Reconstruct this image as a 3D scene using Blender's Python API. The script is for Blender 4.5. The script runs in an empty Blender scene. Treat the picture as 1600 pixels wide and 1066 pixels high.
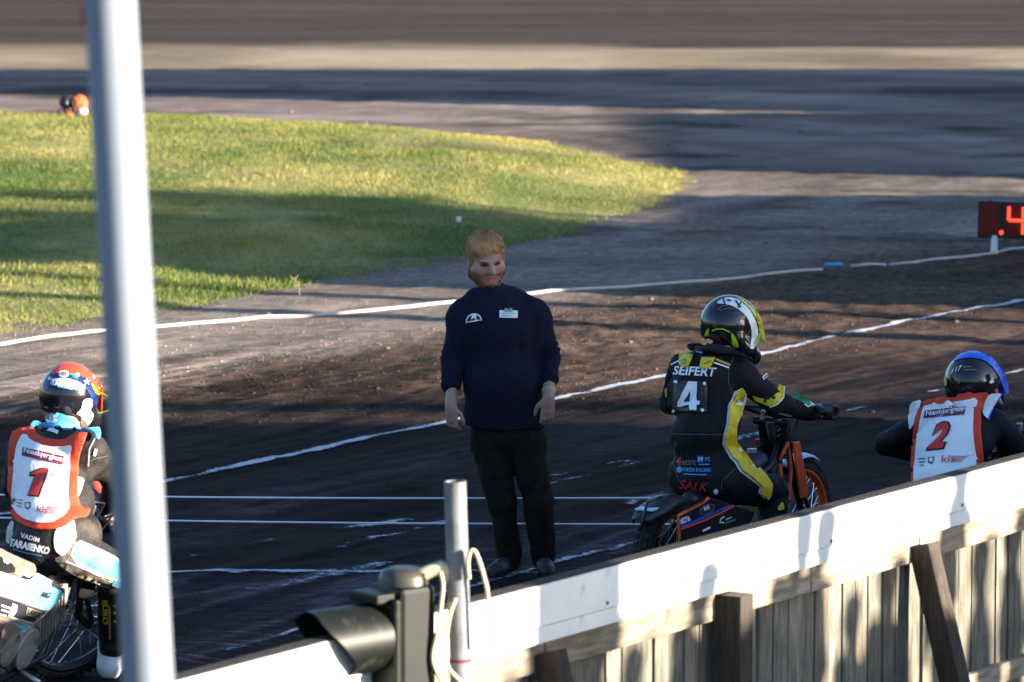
import bpy, bmesh, math, random
import numpy as np
from mathutils import Vector, Matrix
from mathutils.bvhtree import BVHTree
from mathutils.geometry import delaunay_2d_cdt

random.seed(7); rng = np.random.default_rng(7)
scene = bpy.context.scene
col = scene.collection

# ------------------------------------------------------------------ camera
F = 7500.0; CAMH = 4.0                      # focal length in photo pixels (1600 wide), eye height
PITCH = math.atan(833 / F)
cd = bpy.data.cameras.new('camera'); cam = bpy.data.objects.new('camera', cd); col.objects.link(cam)
cam.location = (0, 0, CAMH); cam.rotation_euler = (math.pi / 2 - PITCH, 0, 0)
cd.sensor_width = 36; cd.lens = F / 1600 * 36; cd.clip_start = 0.5; cd.clip_end = 3000
cd.dof.use_dof = True; cd.dof.focus_distance = 24.6; cd.dof.aperture_fstop = 5.6
scene.camera = cam

# ------------------------------------------------------------------ light
SUN_ELEV = math.radians(11.0); SUN_AZ = math.radians(70)     # sun to the right of and slightly behind the camera
SX, SY = math.sin(SUN_AZ), -math.cos(SUN_AZ)
w = bpy.data.worlds.new('World'); scene.world = w; w.use_nodes = True
nt = w.node_tree; bg = nt.nodes['Background']
sky = nt.nodes.new('ShaderNodeTexSky'); sky.sky_type = 'NISHITA'; sky.sun_disc = False
sky.sun_elevation = SUN_ELEV; sky.sun_rotation = math.atan2(SX, SY)
sky.air_density = 1.0; sky.dust_density = 1.0; sky.ozone_density = 3.6
nt.links.new(sky.outputs[0], bg.inputs[0]); bg.inputs[1].default_value = 0.078
sl = bpy.data.lights.new('sun', 'SUN'); sl.energy = 4.6; sl.angle = math.radians(0.53); sl.color = (1.0, 0.90, 0.75)
sun = bpy.data.objects.new('sun', sl); col.objects.link(sun)
sd = Vector((SX * math.cos(SUN_ELEV), SY * math.cos(SUN_ELEV), math.sin(SUN_ELEV)))
sun.rotation_euler = sd.to_track_quat('Z', 'Y').to_euler(); sun.location = sd * 60
scene.view_settings.view_transform = 'Standard'; scene.view_settings.look = 'None'
scene.view_settings.exposure = 2.4; scene.view_settings.gamma = 1
scene.render.engine = 'CYCLES'
scene.cycles.use_denoising = True
scene.cycles.max_bounces = 6; scene.cycles.transparent_max_bounces = 12
scene.cycles.sample_clamp_indirect = 6

# ------------------------------------------------------------------ pixel helpers (photo pixels, 1600 x 1066)
CP, SP = math.cos(PITCH), math.sin(PITCH)
ORI = Vector((0, 0, CAMH))
def ray(x, y):
    a = (x - 800) / F; b = -(y - 533) / F
    return Vector((a, CP + b * SP, -SP + b * CP))
def G(x, y, z=0.0):
    d = ray(x, y); return ORI + d * ((z - CAMH) / d.z)
def PD(x, y, Y):
    d = ray(x, y); return ORI + d * (Y / d.y)

# ------------------------------------------------------------------ noise
def _hash(i, j, k):
    h = (i * 374761393 + j * 668265263 + k * 2147483647) & 0xffffffff
    h = ((h ^ (h >> 13)) * 1274126177) & 0xffffffff
    return ((h ^ (h >> 16)) & 0xffff) / 65535.0
def vnoise(P):
    P = np.asarray(P, dtype=np.float64); I = np.floor(P).astype(np.int64); f = P - I; f = f * f * (3 - 2 * f)
    r = 0
    for a in (0, 1):
        for b in (0, 1):
            for c in (0, 1):
                wgt = (f[..., 0] if a else 1 - f[..., 0]) * (f[..., 1] if b else 1 - f[..., 1]) * (f[..., 2] if c else 1 - f[..., 2])
                r = r + wgt * _hash(I[..., 0] + a, I[..., 1] + b, I[..., 2] + c)
    return r * 2 - 1
def fbm(P, octv=3):
    P = np.asarray(P, dtype=np.float64); r = 0; a = 1.0
    for o in range(octv):
        r = r + a * vnoise(P * 2 ** o + 17.3 * o); a *= .5
    return r

# ------------------------------------------------------------------ materials
def mat(name, rgb, rough=.7, metal=0.0, var=.25, scale=12.0, bump=0.0, bscale=80.0, spec=.4, stretch=None, dirt=None, coat=0.0, sheen=0.0):
    m = bpy.data.materials.new(name); m.use_nodes = True
    n = m.node_tree.nodes; L = m.node_tree.links; b = n['Principled BSDF']
    b.inputs['Roughness'].default_value = rough; b.inputs['Metallic'].default_value = metal
    b.inputs['Specular IOR Level'].default_value = spec
    if coat: b.inputs['Coat Weight'].default_value = coat; b.inputs['Coat Roughness'].default_value = .08
    if sheen: b.inputs['Sheen Weight'].default_value = sheen
    tc = n.new('ShaderNodeTexCoord'); mp = n.new('ShaderNodeMapping'); L.new(tc.outputs['Object'], mp.inputs[0])
    if stretch: mp.inputs['Scale'].default_value = stretch
    nz = n.new('ShaderNodeTexNoise'); nz.inputs['Scale'].default_value = scale; nz.inputs['Detail'].default_value = 5
    L.new(mp.outputs[0], nz.inputs['Vector'])
    cr = n.new('ShaderNodeValToRGB'); cr.color_ramp.elements[0].position = .3; cr.color_ramp.elements[1].position = .7
    cr.color_ramp.elements[0].color = (*[c * (1 - var) for c in rgb], 1)
    cr.color_ramp.elements[1].color = (*[min(1, c * (1 + var)) for c in rgb], 1)
    L.new(nz.outputs['Fac'], cr.inputs[0]); out = cr.outputs[0]
    if dirt:
        n2 = n.new('ShaderNodeTexNoise'); n2.inputs['Scale'].default_value = dirt[1]; n2.inputs['Detail'].default_value = 6
        L.new(tc.outputs['Object'], n2.inputs['Vector'])
        r2 = n.new('ShaderNodeValToRGB'); r2.color_ramp.elements[0].position = dirt[2]; r2.color_ramp.elements[1].position = min(1, dirt[2] + .18)
        L.new(n2.outputs['Fac'], r2.inputs[0])
        mx = n.new('ShaderNodeMix'); mx.data_type = 'RGBA'; L.new(r2.outputs[0], mx.inputs[0]); L.new(out, mx.inputs[6]); mx.inputs[7].default_value = (*dirt[0], 1)
        out = mx.outputs[2]
    L.new(out, b.inputs['Base Color'])
    if bump:
        n3 = n.new('ShaderNodeTexNoise'); n3.inputs['Scale'].default_value = bscale; n3.inputs['Detail'].default_value = 6
        L.new(mp.outputs[0], n3.inputs['Vector']); bp = n.new('ShaderNodeBump'); bp.inputs['Strength'].default_value = bump; bp.inputs['Distance'].default_value = .02
        L.new(n3.outputs['Fac'], bp.inputs['Height']); L.new(bp.outputs[0], b.inputs['Normal'])
    return m
def colattr(name, attr='Col', rough=.85, bump=0.0, bscale=40.0, spec=.3, var=.2, vscale=30.0, stretch=None, sss=0.0):
    m = bpy.data.materials.new(name); m.use_nodes = True
    n = m.node_tree.nodes; L = m.node_tree.links; b = n['Principled BSDF']
    b.inputs['Roughness'].default_value = rough; b.inputs['Specular IOR Level'].default_value = spec
    if sss: b.inputs['Subsurface Weight'].default_value = sss; b.inputs['Subsurface Radius'].default_value = (.01, .004, .002)
    at = n.new('ShaderNodeAttribute'); at.attribute_name = attr
    tc = n.new('ShaderNodeTexCoord'); mp = n.new('ShaderNodeMapping'); L.new(tc.outputs['Object'], mp.inputs[0])
    if stretch: mp.inputs['Scale'].default_value = stretch[0]; mp.inputs['Rotation'].default_value = (0, 0, stretch[1])
    nz = n.new('ShaderNodeTexNoise'); nz.inputs['Scale'].default_value = vscale; nz.inputs['Detail'].default_value = 8; nz.inputs['Roughness'].default_value = .65
    L.new(mp.outputs[0], nz.inputs['Vector'])
    mr = n.new('ShaderNodeMapRange'); mr.inputs[1].default_value = .3; mr.inputs[2].default_value = .7; mr.inputs[3].default_value = 1 - var; mr.inputs[4].default_value = 1 + var
    L.new(nz.outputs['Fac'], mr.inputs[0])
    mx = n.new('ShaderNodeVectorMath'); mx.operation = 'SCALE'; L.new(at.outputs['Color'], mx.inputs[0]); L.new(mr.outputs[0], mx.inputs['Scale'])
    L.new(mx.outputs[0], b.inputs['Base Color'])
    if bump:
        n3 = n.new('ShaderNodeTexNoise'); n3.inputs['Scale'].default_value = bscale; n3.inputs['Detail'].default_value = 7; n3.inputs['Roughness'].default_value = .7
        L.new(mp.outputs[0], n3.inputs['Vector']); bp = n.new('ShaderNodeBump'); bp.inputs['Strength'].default_value = bump; bp.inputs['Distance'].default_value = .03
        L.new(n3.outputs['Fac'], bp.inputs['Height']); L.new(bp.outputs[0], b.inputs['Normal'])
    return m
def emit(name, rgb, s):
    m = bpy.data.materials.new(name); m.use_nodes = True; b = m.node_tree.nodes['Principled BSDF']
    b.inputs['Base Color'].default_value = (*rgb, 1); b.inputs['Emission Color'].default_value = (*rgb, 1); b.inputs['Emission Strength'].default_value = s
    return m
DUST = (.16, .12, .09)
M = dict(
    white=mat('white_paint', (.78, .78, .77), .55, var=.05, scale=6, dirt=((.42, .36, .30), 9, .66), bump=.15, bscale=60),
    wood=mat('weathered_wood', (.22, .182, .138), .85, var=.45, scale=7, stretch=(6, 6, .7), bump=.5, bscale=60, dirt=((.10, .085, .065), 6, .56)),
    wood2=mat('green_grey_wood', (.18, .162, .127), .85, var=.45, scale=9, stretch=(6, 6, .7), bump=.5, bscale=60, dirt=((.09, .10, .07), 5, .5)),
    rail=mat('rail_wood', (.28, .225, .165), .85, var=.4, scale=7, stretch=(1, 1, 6), bump=.5, bscale=50, dirt=((.13, .11, .09), 7, .58)),
    darkwood=mat('dark_stained_wood', (.048, .036, .027), .85, var=.4, scale=12, stretch=(6, 6, .6), bump=.4),
    capwood=mat('dark_cap_wood', (.030, .022, .017), .9, var=.4, scale=20, bump=.4),  # dark wood, darkened further to stand for shadow along the fence top
    leaf=mat('dark_leaf', (.06, .10, .02), .7, var=.4, scale=6),
    galv=mat('galvanised_steel', (.15, .16, .17), .6, .1, var=.25, scale=14, bump=.1, dirt=((.12, .11, .10), 9, .62)),
    polepaint=mat('pale_pole_paint', (.205, .23, .27), .5, .05, var=.10, scale=10, stretch=(1, 1, .2), bump=.05, bscale=12),
    lamp=mat('dark_green_lamp_body', (.007, .0085, .0062), .45, spec=.22, var=.3, scale=10, dirt=((.06, .055, .04), 8, .62)),
    lampcap=mat('lamp_cap', (.05, .045, .034), .4, var=.2, scale=10),
    black=mat('black_plastic', (.012, .012, .013), .45, var=.3, scale=20),
    rubber=mat('tyre_rubber', (.016, .015, .014), .85, var=.3, scale=40, dirt=(DUST, 14, .62)),
    cable=mat('cream_cable', (.52, .42, .27), .6, var=.15, scale=20),
    steel=mat('dull_steel', (.42, .41, .38), .38, .85, var=.2, scale=18, dirt=(DUST, 10, .58)),
    alu=mat('dusty_aluminium', (.50, .46, .40), .5, .5, var=.25, scale=25, dirt=(DUST, 9, .52)),
    chrome=mat('bright_metal', (.7, .7, .72), .22, .95, var=.08),
    red=mat('bright_red', (.62, .045, .02), .5, var=.12, dirt=(DUST, 8, .68)),
    orange=mat('orange_red', (.70, .09, .022), .5, var=.12),
    vestred=mat('vest_red_binding', (.66, .055, .02), .75, var=.12, scale=20, bump=.2, bscale=30),
    vestwhite=mat('vest_white_cloth', (.76, .765, .78), .8, var=.05, scale=9, bump=.35, bscale=14, dirt=((.45, .40, .36), 10, .70)),
    ink=mat('black_ink', (.015, .015, .02), .7, var=.1),
    inkgrey=mat('grey_ink', (.12, .12, .14), .7, var=.1),
    maroon=mat('maroon_print', (.17, .018, .05), .75, var=.1),
    printred=mat('red_print', (.60, .04, .028), .75, var=.1),
    printwhite=mat('white_print', (.78, .79, .82), .65, var=.05),
    blue=mat('cyan_blue_cloth', (.06, .30, .62), .6, var=.15, scale=20),
    pale=mat('pale_blue_leather', (.14, .50, .66), .6, var=.12, scale=20, bump=.4, bscale=70, stretch=(1, 1, 3)),
    royal=mat('royal_blue_gloss', (.01, .10, .72), .28, var=.1, coat=.6),
    purple=mat('indigo_paint', (.045, .035, .22), .4, var=.2),
    suit=mat('black_racing_leather', (.0075, .0078, .0105), .7, var=.35, scale=16, bump=.25, bscale=40, spec=.18),
    suit1=mat('dusty_black_leather', (.022, .019, .018), .65, var=.4, scale=14, bump=.3, bscale=40, spec=.2, dirt=((.07, .055, .043), 7, .57)),
    suit2=mat('navy_black_leather', (.0068, .0078, .0145), .7, var=.3, scale=14, bump=.3, bscale=40, spec=.18),
    leatherwhite=mat('scuffed_white_leather', (.70, .69, .68), .6, var=.08, scale=14, bump=.3, bscale=40, dirt=((.36, .30, .24), 8, .56)),
    tan=mat('dusty_grey_leather', (.22, .175, .135), .65, var=.35, scale=12, bump=.35, bscale=40, dirt=((.42, .37, .33), 6, .55)),
    yellow=mat('yellow_leather', (.66, .47, .015), .55, var=.15, scale=25, bump=.35, bscale=50),
    lime=mat('lime_green', (.36, .60, .02), .5, var=.1),
    green=mat('emerald_print', (.01, .22, .12), .6, var=.2),
    gold=mat('gold_trim', (.55, .33, .06), .6, var=.1),
    shellblack=mat('gloss_black_shell', (.010, .010, .012), .18, var=.2, coat=.5),
    shellwhite=mat('gloss_white_shell', (.74, .76, .78), .25, var=.05, coat=.4),
    shellnavy=mat('gloss_navy_shell', (.012, .03, .13), .22, var=.5, scale=30, coat=.4),
    shellred=mat('gloss_red_shell', (.72, .06, .02), .25, var=.05, coat=.4),
    shellyellow=mat('gloss_yellow_shell', (.70, .55, .01), .28, var=.08, coat=.4),
    padding=mat('black_padding', (.018, .016, .015), .9, var=.3),
    sweater=mat('navy_sweatshirt', (.0092, .0092, .0235), .95, var=.25, scale=60, bump=.2, bscale=220, spec=.15),
    trousers=mat('black_trousers', (.0135, .0098, .0085), .95, var=.35, scale=30, bump=.2, bscale=160, spec=.15),
    boots=mat('dusty_black_boots', (.020, .021, .026), .6, var=.4, scale=20, dirt=((.10, .095, .10), 16, .55)),
    bootwhite=mat('scuffed_white_boot', (.60, .62, .66), .6, var=.12, scale=20, dirt=((.10, .09, .09), 14, .57)),
    hose=mat('white_plastic_hose', (.46, .43, .38), .5, var=.12, scale=9, dirt=((.30, .25, .19), 5, .60)),
    tape=mat('white_elastic_tape', (.74, .77, .85), .5, var=.04),
    redglass=mat('dark_red_display', (.16, .012, .008), .25, var=.15),
    bandyellow=mat('yellow_wristband', (.42, .36, .13), .7, var=.1),
    straw=mat('dry_straw', (.50, .40, .22), .9, var=.2),
    hair=mat('sandy_hair', (.43, .225, .10), .6, var=.3, scale=60, stretch=(3, 3, 1)),
    beard=mat('reddish_beard', (.115, .045, .02), .85, var=.5, scale=120),
    darkhair=mat('dark_hair', (.03, .022, .018), .7, var=.3),
    skinp=mat('plain_skin', (.50, .29, .20), .55, var=.1),
    jacket=mat('dark_jacket', (.03, .035, .05), .85, var=.3),
    plaster=mat('painted_boards', (.32, .10, .07), .85, var=.2, scale=4, stretch=(1, 1, 8), bump=.3),
    roof=mat('roof_felt', (.06, .06, .065), .9, var=.3),
    glass=mat('window_glass', (.03, .04, .05), .1, var=.1),
)
M['digit'] = emit('lit_red_digit', (1.0, .055, .02), .55)

# ------------------------------------------------------------------ mesh helpers
def link(name, me, parent=None, m=None, smooth=False):
    o = bpy.data.objects.new(name, me); col.objects.link(o)
    if m is not None: me.materials.append(m)
    if smooth:
        me.polygons.foreach_set('use_smooth', np.ones(len(me.polygons), dtype=bool))
    if parent is not None: o.parent = parent
    return o
def tag(o, label=None, cat=None, group=None, kind=None):
    if label: o['label'] = label
    if cat: o['category'] = cat
    if group: o['group'] = group
    if kind: o['kind'] = kind
    return o
def empty(name, loc, label=None, cat=None, group=None, rot=None):
    o = bpy.data.objects.new(name, None); col.objects.link(o); o.empty_display_size = .1
    o.location = loc
    if rot is not None: o.rotation_euler = rot
    tag(o, label, cat, group)
    bpy.context.view_layer.update()
    return o
class MB:
    def __init__(s): s.v = []; s.f = []
    def add(s, v, f):
        n = len(s.v); s.v += [tuple(p) for p in v]; s.f += [tuple(i + n for i in q) for q in f]
    def box(s, c, d, R=None, taper=1.0):
        c = Vector(c); pts = []
        for z in (-1, 1):
            t = taper if z > 0 else 1
            for x, y in ((-1, -1), (1, -1), (1, 1), (-1, 1)):
                p = Vector((x * d[0] / 2 * t, y * d[1] / 2 * t, z * d[2] / 2))
                if R is not None: p = R @ p
                pts.append(c + p)
        s.add(pts, [(3, 2, 1, 0), (4, 5, 6, 7), (0, 1, 5, 4), (1, 2, 6, 5), (2, 3, 7, 6), (3, 0, 4, 7)])
    def tube(s, path, r, n=10, cap=True):
        path = [Vector(p) for p in path]; rs = r if isinstance(r, (list, tuple)) else [r] * len(path)
        t0 = (path[1] - path[0]).normalized(); up = Vector((0, 0, 1)) if abs(t0.z) < .9 else Vector((1, 0, 0))
        u = t0.cross(up).normalized(); base = len(s.v); V = []; Fc = []
        for i, p in enumerate(path):
            t = (path[min(i + 1, len(path) - 1)] - path[max(i - 1, 0)]).normalized()
            u = (u - t * u.dot(t)).normalized(); q = t.cross(u)
            for k in range(n):
                a = 2 * math.pi * k / n; V.append(p + (u * math.cos(a) + q * math.sin(a)) * rs[i])
        for i in range(len(path) - 1):
            for k in range(n):
                k2 = (k + 1) % n; Fc.append((i * n + k, i * n + k2, (i + 1) * n + k2, (i + 1) * n + k))
        if cap:
            Fc.append(tuple(reversed(range(n)))); Fc.append(tuple(range((len(path) - 1) * n, len(path) * n)))
        s.add(V, Fc)
    def lathe(s, prof, M4, n=32, arc=(0, 2 * math.pi)):
        # prof: (radius, axial) closed ring; revolves round local z of M4
        V = []; Fc = []; k = len(prof); full = abs(arc[1] - arc[0] - 2 * math.pi) < 1e-6
        m = n if full else n + 1
        for i in range(m):
            a = arc[0] + (arc[1] - arc[0]) * i / n
            for r, h in prof: V.append(M4 @ Vector((r * math.cos(a), r * math.sin(a), h)))
        for i in range(n):
            j = (i + 1) % m
            for q in range(k):
                q2 = (q + 1) % k; Fc.append((i * k + q, j * k + q, j * k + q2, i * k + q2))
        if not full: Fc.append(tuple(range(k))); Fc.append(tuple(reversed(range((m - 1) * k, m * k))))
        s.add(V, Fc)
    def disc(s, M4, r, h, n=24, r2=None):
        r2 = r if r2 is None else r2
        V = [M4 @ Vector((r * math.cos(2 * math.pi * i / n), r * math.sin(2 * math.pi * i / n), -h / 2)) for i in range(n)]
        V += [M4 @ Vector((r2 * math.cos(2 * math.pi * i / n), r2 * math.sin(2 * math.pi * i / n), h / 2)) for i in range(n)]
        Fc = [(i, (i + 1) % n, n + (i + 1) % n, n + i) for i in range(n)] + [tuple(reversed(range(n))), tuple(range(n, 2 * n))]
        s.add(V, Fc)
    def prism(s, pts, off):
        n = len(pts); V = [Vector(p) for p in pts]; off = Vector(off); V2 = [p + off for p in V]
        s.add(V + V2, [tuple(reversed(range(n))), tuple(range(n, 2 * n))] + [(i, (i + 1) % n, n + (i + 1) % n, n + i) for i in range(n)])
    def mesh(s, name):
        me = bpy.data.meshes.new(name); me.from_pydata(s.v, [], s.f); me.update(); return me
    def build(s, name, m, parent=None, smooth=False, bevel=0.0, auto=None):
        me = s.mesh(name)
        bm = bmesh.new(); bm.from_mesh(me); bmesh.ops.recalc_face_normals(bm, faces=bm.faces); bm.to_mesh(me); bm.free()
        o = link(name, me, parent, m, smooth)
        if smooth and auto:
            me.set_sharp_from_angle(angle=math.radians(auto))
        if bevel:
            b = o.modifiers.new('b', 'BEVEL'); b.width = bevel; b.segments = 2; b.limit_method = 'ANGLE'
        return o
def axis_matrix(loc, z, x=None):
    z = Vector(z).normalized(); x = Vector(x) if x is not None else (Vector((0, 0, 1)) if abs(z.z) < .9 else Vector((1, 0, 0)))
    y = z.cross(x).normalized(); x = y.cross(z)
    return Matrix.Translation(loc) @ Matrix((x, y, z)).transposed().to_4x4()

# ------------------------------------------------------------------ signed-distance bodies
def _smin(a, b, k):
    h = np.clip(.5 + .5 * (b - a) / k, 0, 1); return b + (a - b) * h - k * h * (1 - h)
def _rc(P, a, b, ra, rb):
    a = np.array(a); b = np.array(b); ab = b - a; L2 = max(ab @ ab, 1e-9)
    t = np.clip(((P - a) @ ab) / L2, 0, 1)
    return np.linalg.norm(P - a - t[..., None] * ab, axis=-1) - (ra + (rb - ra) * t)
def _el(P, c, r, R):
    q = P - np.array(c)
    if R is not None: q = q @ np.array(R)
    r = np.array(r); k0 = np.linalg.norm(q / r, axis=-1); k1 = np.linalg.norm(q / (r * r), axis=-1)
    return k0 * (k0 - 1) / np.maximum(k1, 1e-9)
def sdf_mesh(prims, h, k=.03, cuts=(), subs=()):
    """prims: ('rc',a,b,ra,rb[,k]) / ('el',c,r,R[,k]); cuts: (point, normal) keeps the side the normal leaves; returns verts, quads"""
    lo = np.full(3, 1e9); hi = np.full(3, -1e9); bb = []
    for p in prims:
        if p[0] == 'rc': A = np.minimum(np.array(p[1]) - p[3], np.array(p[2]) - p[4]); B = np.maximum(np.array(p[1]) + p[3], np.array(p[2]) + p[4])
        else: rm = max(p[2]); A = np.array(p[1]) - rm; B = np.array(p[1]) + rm
        bb.append((A, B)); lo = np.minimum(lo, A); hi = np.maximum(hi, B)
    lo = lo - 4 * h - .02; hi = hi + 4 * h + .02; n = np.ceil((hi - lo) / h).astype(int) + 1
    D = np.full(n, 9.0); ax = [lo[i] + h * np.arange(n[i]) for i in range(3)]
    def sub(A, B, mg):
        s = [slice(max(0, int((A[i] - mg - lo[i]) / h)), min(n[i], int((B[i] + mg - lo[i]) / h) + 2)) for i in range(3)]
        g = np.stack(np.meshgrid(ax[0][s[0]], ax[1][s[1]], ax[2][s[2]], indexing='ij'), -1); return tuple(s), g
    for p, (A, B) in zip(prims, bb):
        kk = p[5] if (p[0] == 'rc' and len(p) > 5) else (p[4] if (p[0] == 'el' and len(p) > 4) else k)
        s, g = sub(A, B, kk + 3 * h)
        d = _rc(g, *p[1:5]) if p[0] == 'rc' else _el(g, p[1], p[2], p[3] if len(p) > 3 else None)
        D[s] = _smin(D[s], d, kk)
    for p in subs:
        if p[0] == 'rc': A = np.minimum(np.array(p[1]) - p[3], np.array(p[2]) - p[4]); B = np.maximum(np.array(p[1]) + p[3], np.array(p[2]) + p[4])
        else: rm = max(p[2]); A = np.array(p[1]) - rm; B = np.array(p[1]) + rm
        kk = .008; s, g = sub(A, B, kk + 3 * h)
        d = _rc(g, *p[1:5]) if p[0] == 'rc' else _el(g, p[1], p[2], p[3] if len(p) > 3 else None)
        D[s] = -_smin(-D[s], d, kk)
    if cuts:
        g = np.stack(np.meshgrid(*ax, indexing='ij'), -1)
        for (pt, nrm) in cuts:
            nrm = np.array(nrm) / np.linalg.norm(nrm); D = np.maximum(D, -((g - np.array(pt)) @ nrm))
    return surface_nets(D, lo, h)
def surface_nets(D, lo, h):
    n = D.shape; ins = D < 0; cn = tuple(i - 1 for i in n)
    acc = np.zeros((np.prod(cn), 3)); cnt = np.zeros(np.prod(cn)); quads = []
    for a in range(3):
        s0 = [slice(None)] * 3; s1 = [slice(None)] * 3; s0[a] = slice(0, n[a] - 1); s1[a] = slice(1, n[a])
        A = ins[tuple(s0)]; B = ins[tuple(s1)]; idx = np.argwhere(A != B)
        b, c = [(1, 2), (2, 0), (0, 1)][a]
        ok = (idx[:, b] > 0) & (idx[:, c] > 0) & (idx[:, b] < n[b] - 1) & (idx[:, c] < n[c] - 1); idx = idx[ok]
        d0 = D[tuple(s0)][tuple(idx.T)]; d1 = D[tuple(s1)][tuple(idx.T)]; t = d0 / (d0 - d1)
        p = idx.astype(float); p[:, a] += t; cells = []
        for ob, oc in ((0, 0), (1, 0), (1, 1), (0, 1)):
            ci = idx.copy(); ci[:, b] -= 1 - ob; ci[:, c] -= 1 - oc
            f = np.ravel_multi_index(tuple(ci.T), cn); cells.append(f); np.add.at(acc, f, p); np.add.at(cnt, f, 1)
        q = np.stack(cells, 1); flip = ~(A[tuple(idx.T)]); q[flip] = q[flip][:, ::-1]; quads.append(q)
    q = np.concatenate(quads); used = np.flatnonzero(cnt > 0); mp = np.zeros(len(cnt), dtype=np.int64); mp[used] = np.arange(len(used))
    return lo + h * acc[used] / cnt[used][:, None], mp[q]
def np_mesh(name, V, Q):
    me = bpy.data.meshes.new(name); V = np.asarray(V, dtype=np.float32); Q = np.asarray(Q, dtype=np.int32); k = Q.shape[1]
    me.vertices.add(len(V)); me.vertices.foreach_set('co', V.ravel())
    me.loops.add(Q.size); me.loops.foreach_set('vertex_index', Q.ravel())
    me.polygons.add(len(Q)); me.polygons.foreach_set('loop_start', np.arange(0, Q.size, k, dtype=np.int32))
    me.update(calc_edges=True); return me
def vnormals(V, Q):
    nf = np.cross(V[Q[:, 2]] - V[Q[:, 0]], V[Q[:, 3]] - V[Q[:, 1]]); N = np.zeros_like(V)
    for i in range(4): np.add.at(N, Q[:, i], nf)
    return N / np.maximum(np.linalg.norm(N, axis=1)[:, None], 1e-9)
def relax(V, Q, it=2):
    for _ in range(it):
        S = np.zeros_like(V); c = np.zeros(len(V))
        for i in range(4):
            np.add.at(S, Q[:, i], V[Q[:, (i + 1) % 4]] + V[Q[:, (i + 3) % 4]]); np.add.at(c, Q[:, i], 2)
        V = V * .5 + .5 * S / c[:, None]
    return V
def sdf_obj(name, prims, h, root, m, k=.03, cuts=(), subs=(), folds=None, colf=None, it=1):
    """builds in world space and stores the mesh relative to root"""
    P = []
    for p in prims:
        P.append(tuple(tuple(x) if isinstance(x, Vector) else x for x in p))
    V, Q = sdf_mesh(P, h, k, [(tuple(a), tuple(b)) for a, b in cuts], [tuple(tuple(x) if isinstance(x, Vector) else x for x in p) for p in subs])
    V = relax(V, Q, it)
    if folds:
        N = vnormals(V, Q)
        for amp, fr, oc in folds:
            nz = fbm(V * np.array(fr), oc); V = V + N * (amp * (1 - 2 * np.abs(nz))[:, None] if oc == 1 else amp * nz[:, None])
    W = V.copy(); me = np_mesh(name, V, Q)
    if colf is not None:
        c = me.attributes.new('Col', 'FLOAT_COLOR', 'POINT'); C = np.ones((len(V), 4), dtype=np.float32); C[:, :3] = colf(W); c.data.foreach_set('color', C.ravel())
    me.transform(root.matrix_world.inverted())
    o = link(name, me, root, m, True)
    return o
def bvh(*objs):
    v = []; f = []
    bpy.context.view_layer.update()
    for o in objs:
        n = len(v); mw = o.matrix_world; v += [mw @ p.co for p in o.data.vertices]; f += [tuple(i + n for i in p.vertices) for p in o.data.polygons]
    return BVHTree.FromPolygons(v, f)
def wparent(o, parent):
    bpy.context.view_layer.update(); o.data.transform(parent.matrix_world.inverted()); o.parent = parent

# ------------------------------------------------------------------ prints: shapes drawn in photo pixels and laid on a surface
def _lay(name, pts2, faces, tree, m, parent, off, thick=0.0, maxd=None):
    V = []; last = None; ok = []
    hits = []
    for (x, y) in pts2:
        d = ray(x, y).normalized(); loc, nrm, i, dist = tree.ray_cast(ORI, d, 60)
        if loc is not None:
            if nrm.dot(d) > 0: nrm = -nrm
        hits.append((loc, nrm, d, dist))
    good = [h for h in hits if h[0] is not None]
    if not good: return None
    med = float(np.median([h[3] for h in good]))
    for i, h in enumerate(hits):
        if h[0] is None or abs(h[3] - med) > .5:
            # off the silhouette: borrow the depth of the nearest vertex that did land
            best = None; bd = 1e9
            for j, g in enumerate(hits):
                if g[0] is not None and abs(g[3] - med) <= .5:
                    dd = (pts2[i][0] - pts2[j][0]) ** 2 + (pts2[i][1] - pts2[j][1]) ** 2
                    if dd < bd: bd = dd; best = g
            g = best or good[0]
            V.append(ORI + h[2] * (g[3] - off * .7))
        else:
            V.append(h[0] + (h[1] * .6 - h[2] * .4).normalized() * off)
    me = bpy.data.meshes.new(name); me.from_pydata(V, [], faces); me.update()
    o = link(name, me, None, m, True)
    if thick:
        md = o.modifiers.new('t', 'SOLIDIFY'); md.thickness = thick; md.offset = 1
        # make normals face camera
        bm = bmesh.new(); bm.from_mesh(me)
        for f in bm.faces:
            if f.normal.dot(f.calc_center_median() - ORI) > 0: f.normal_flip()
        bm.to_mesh(me); bm.free()
    wparent(o, parent)
    return o
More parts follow.
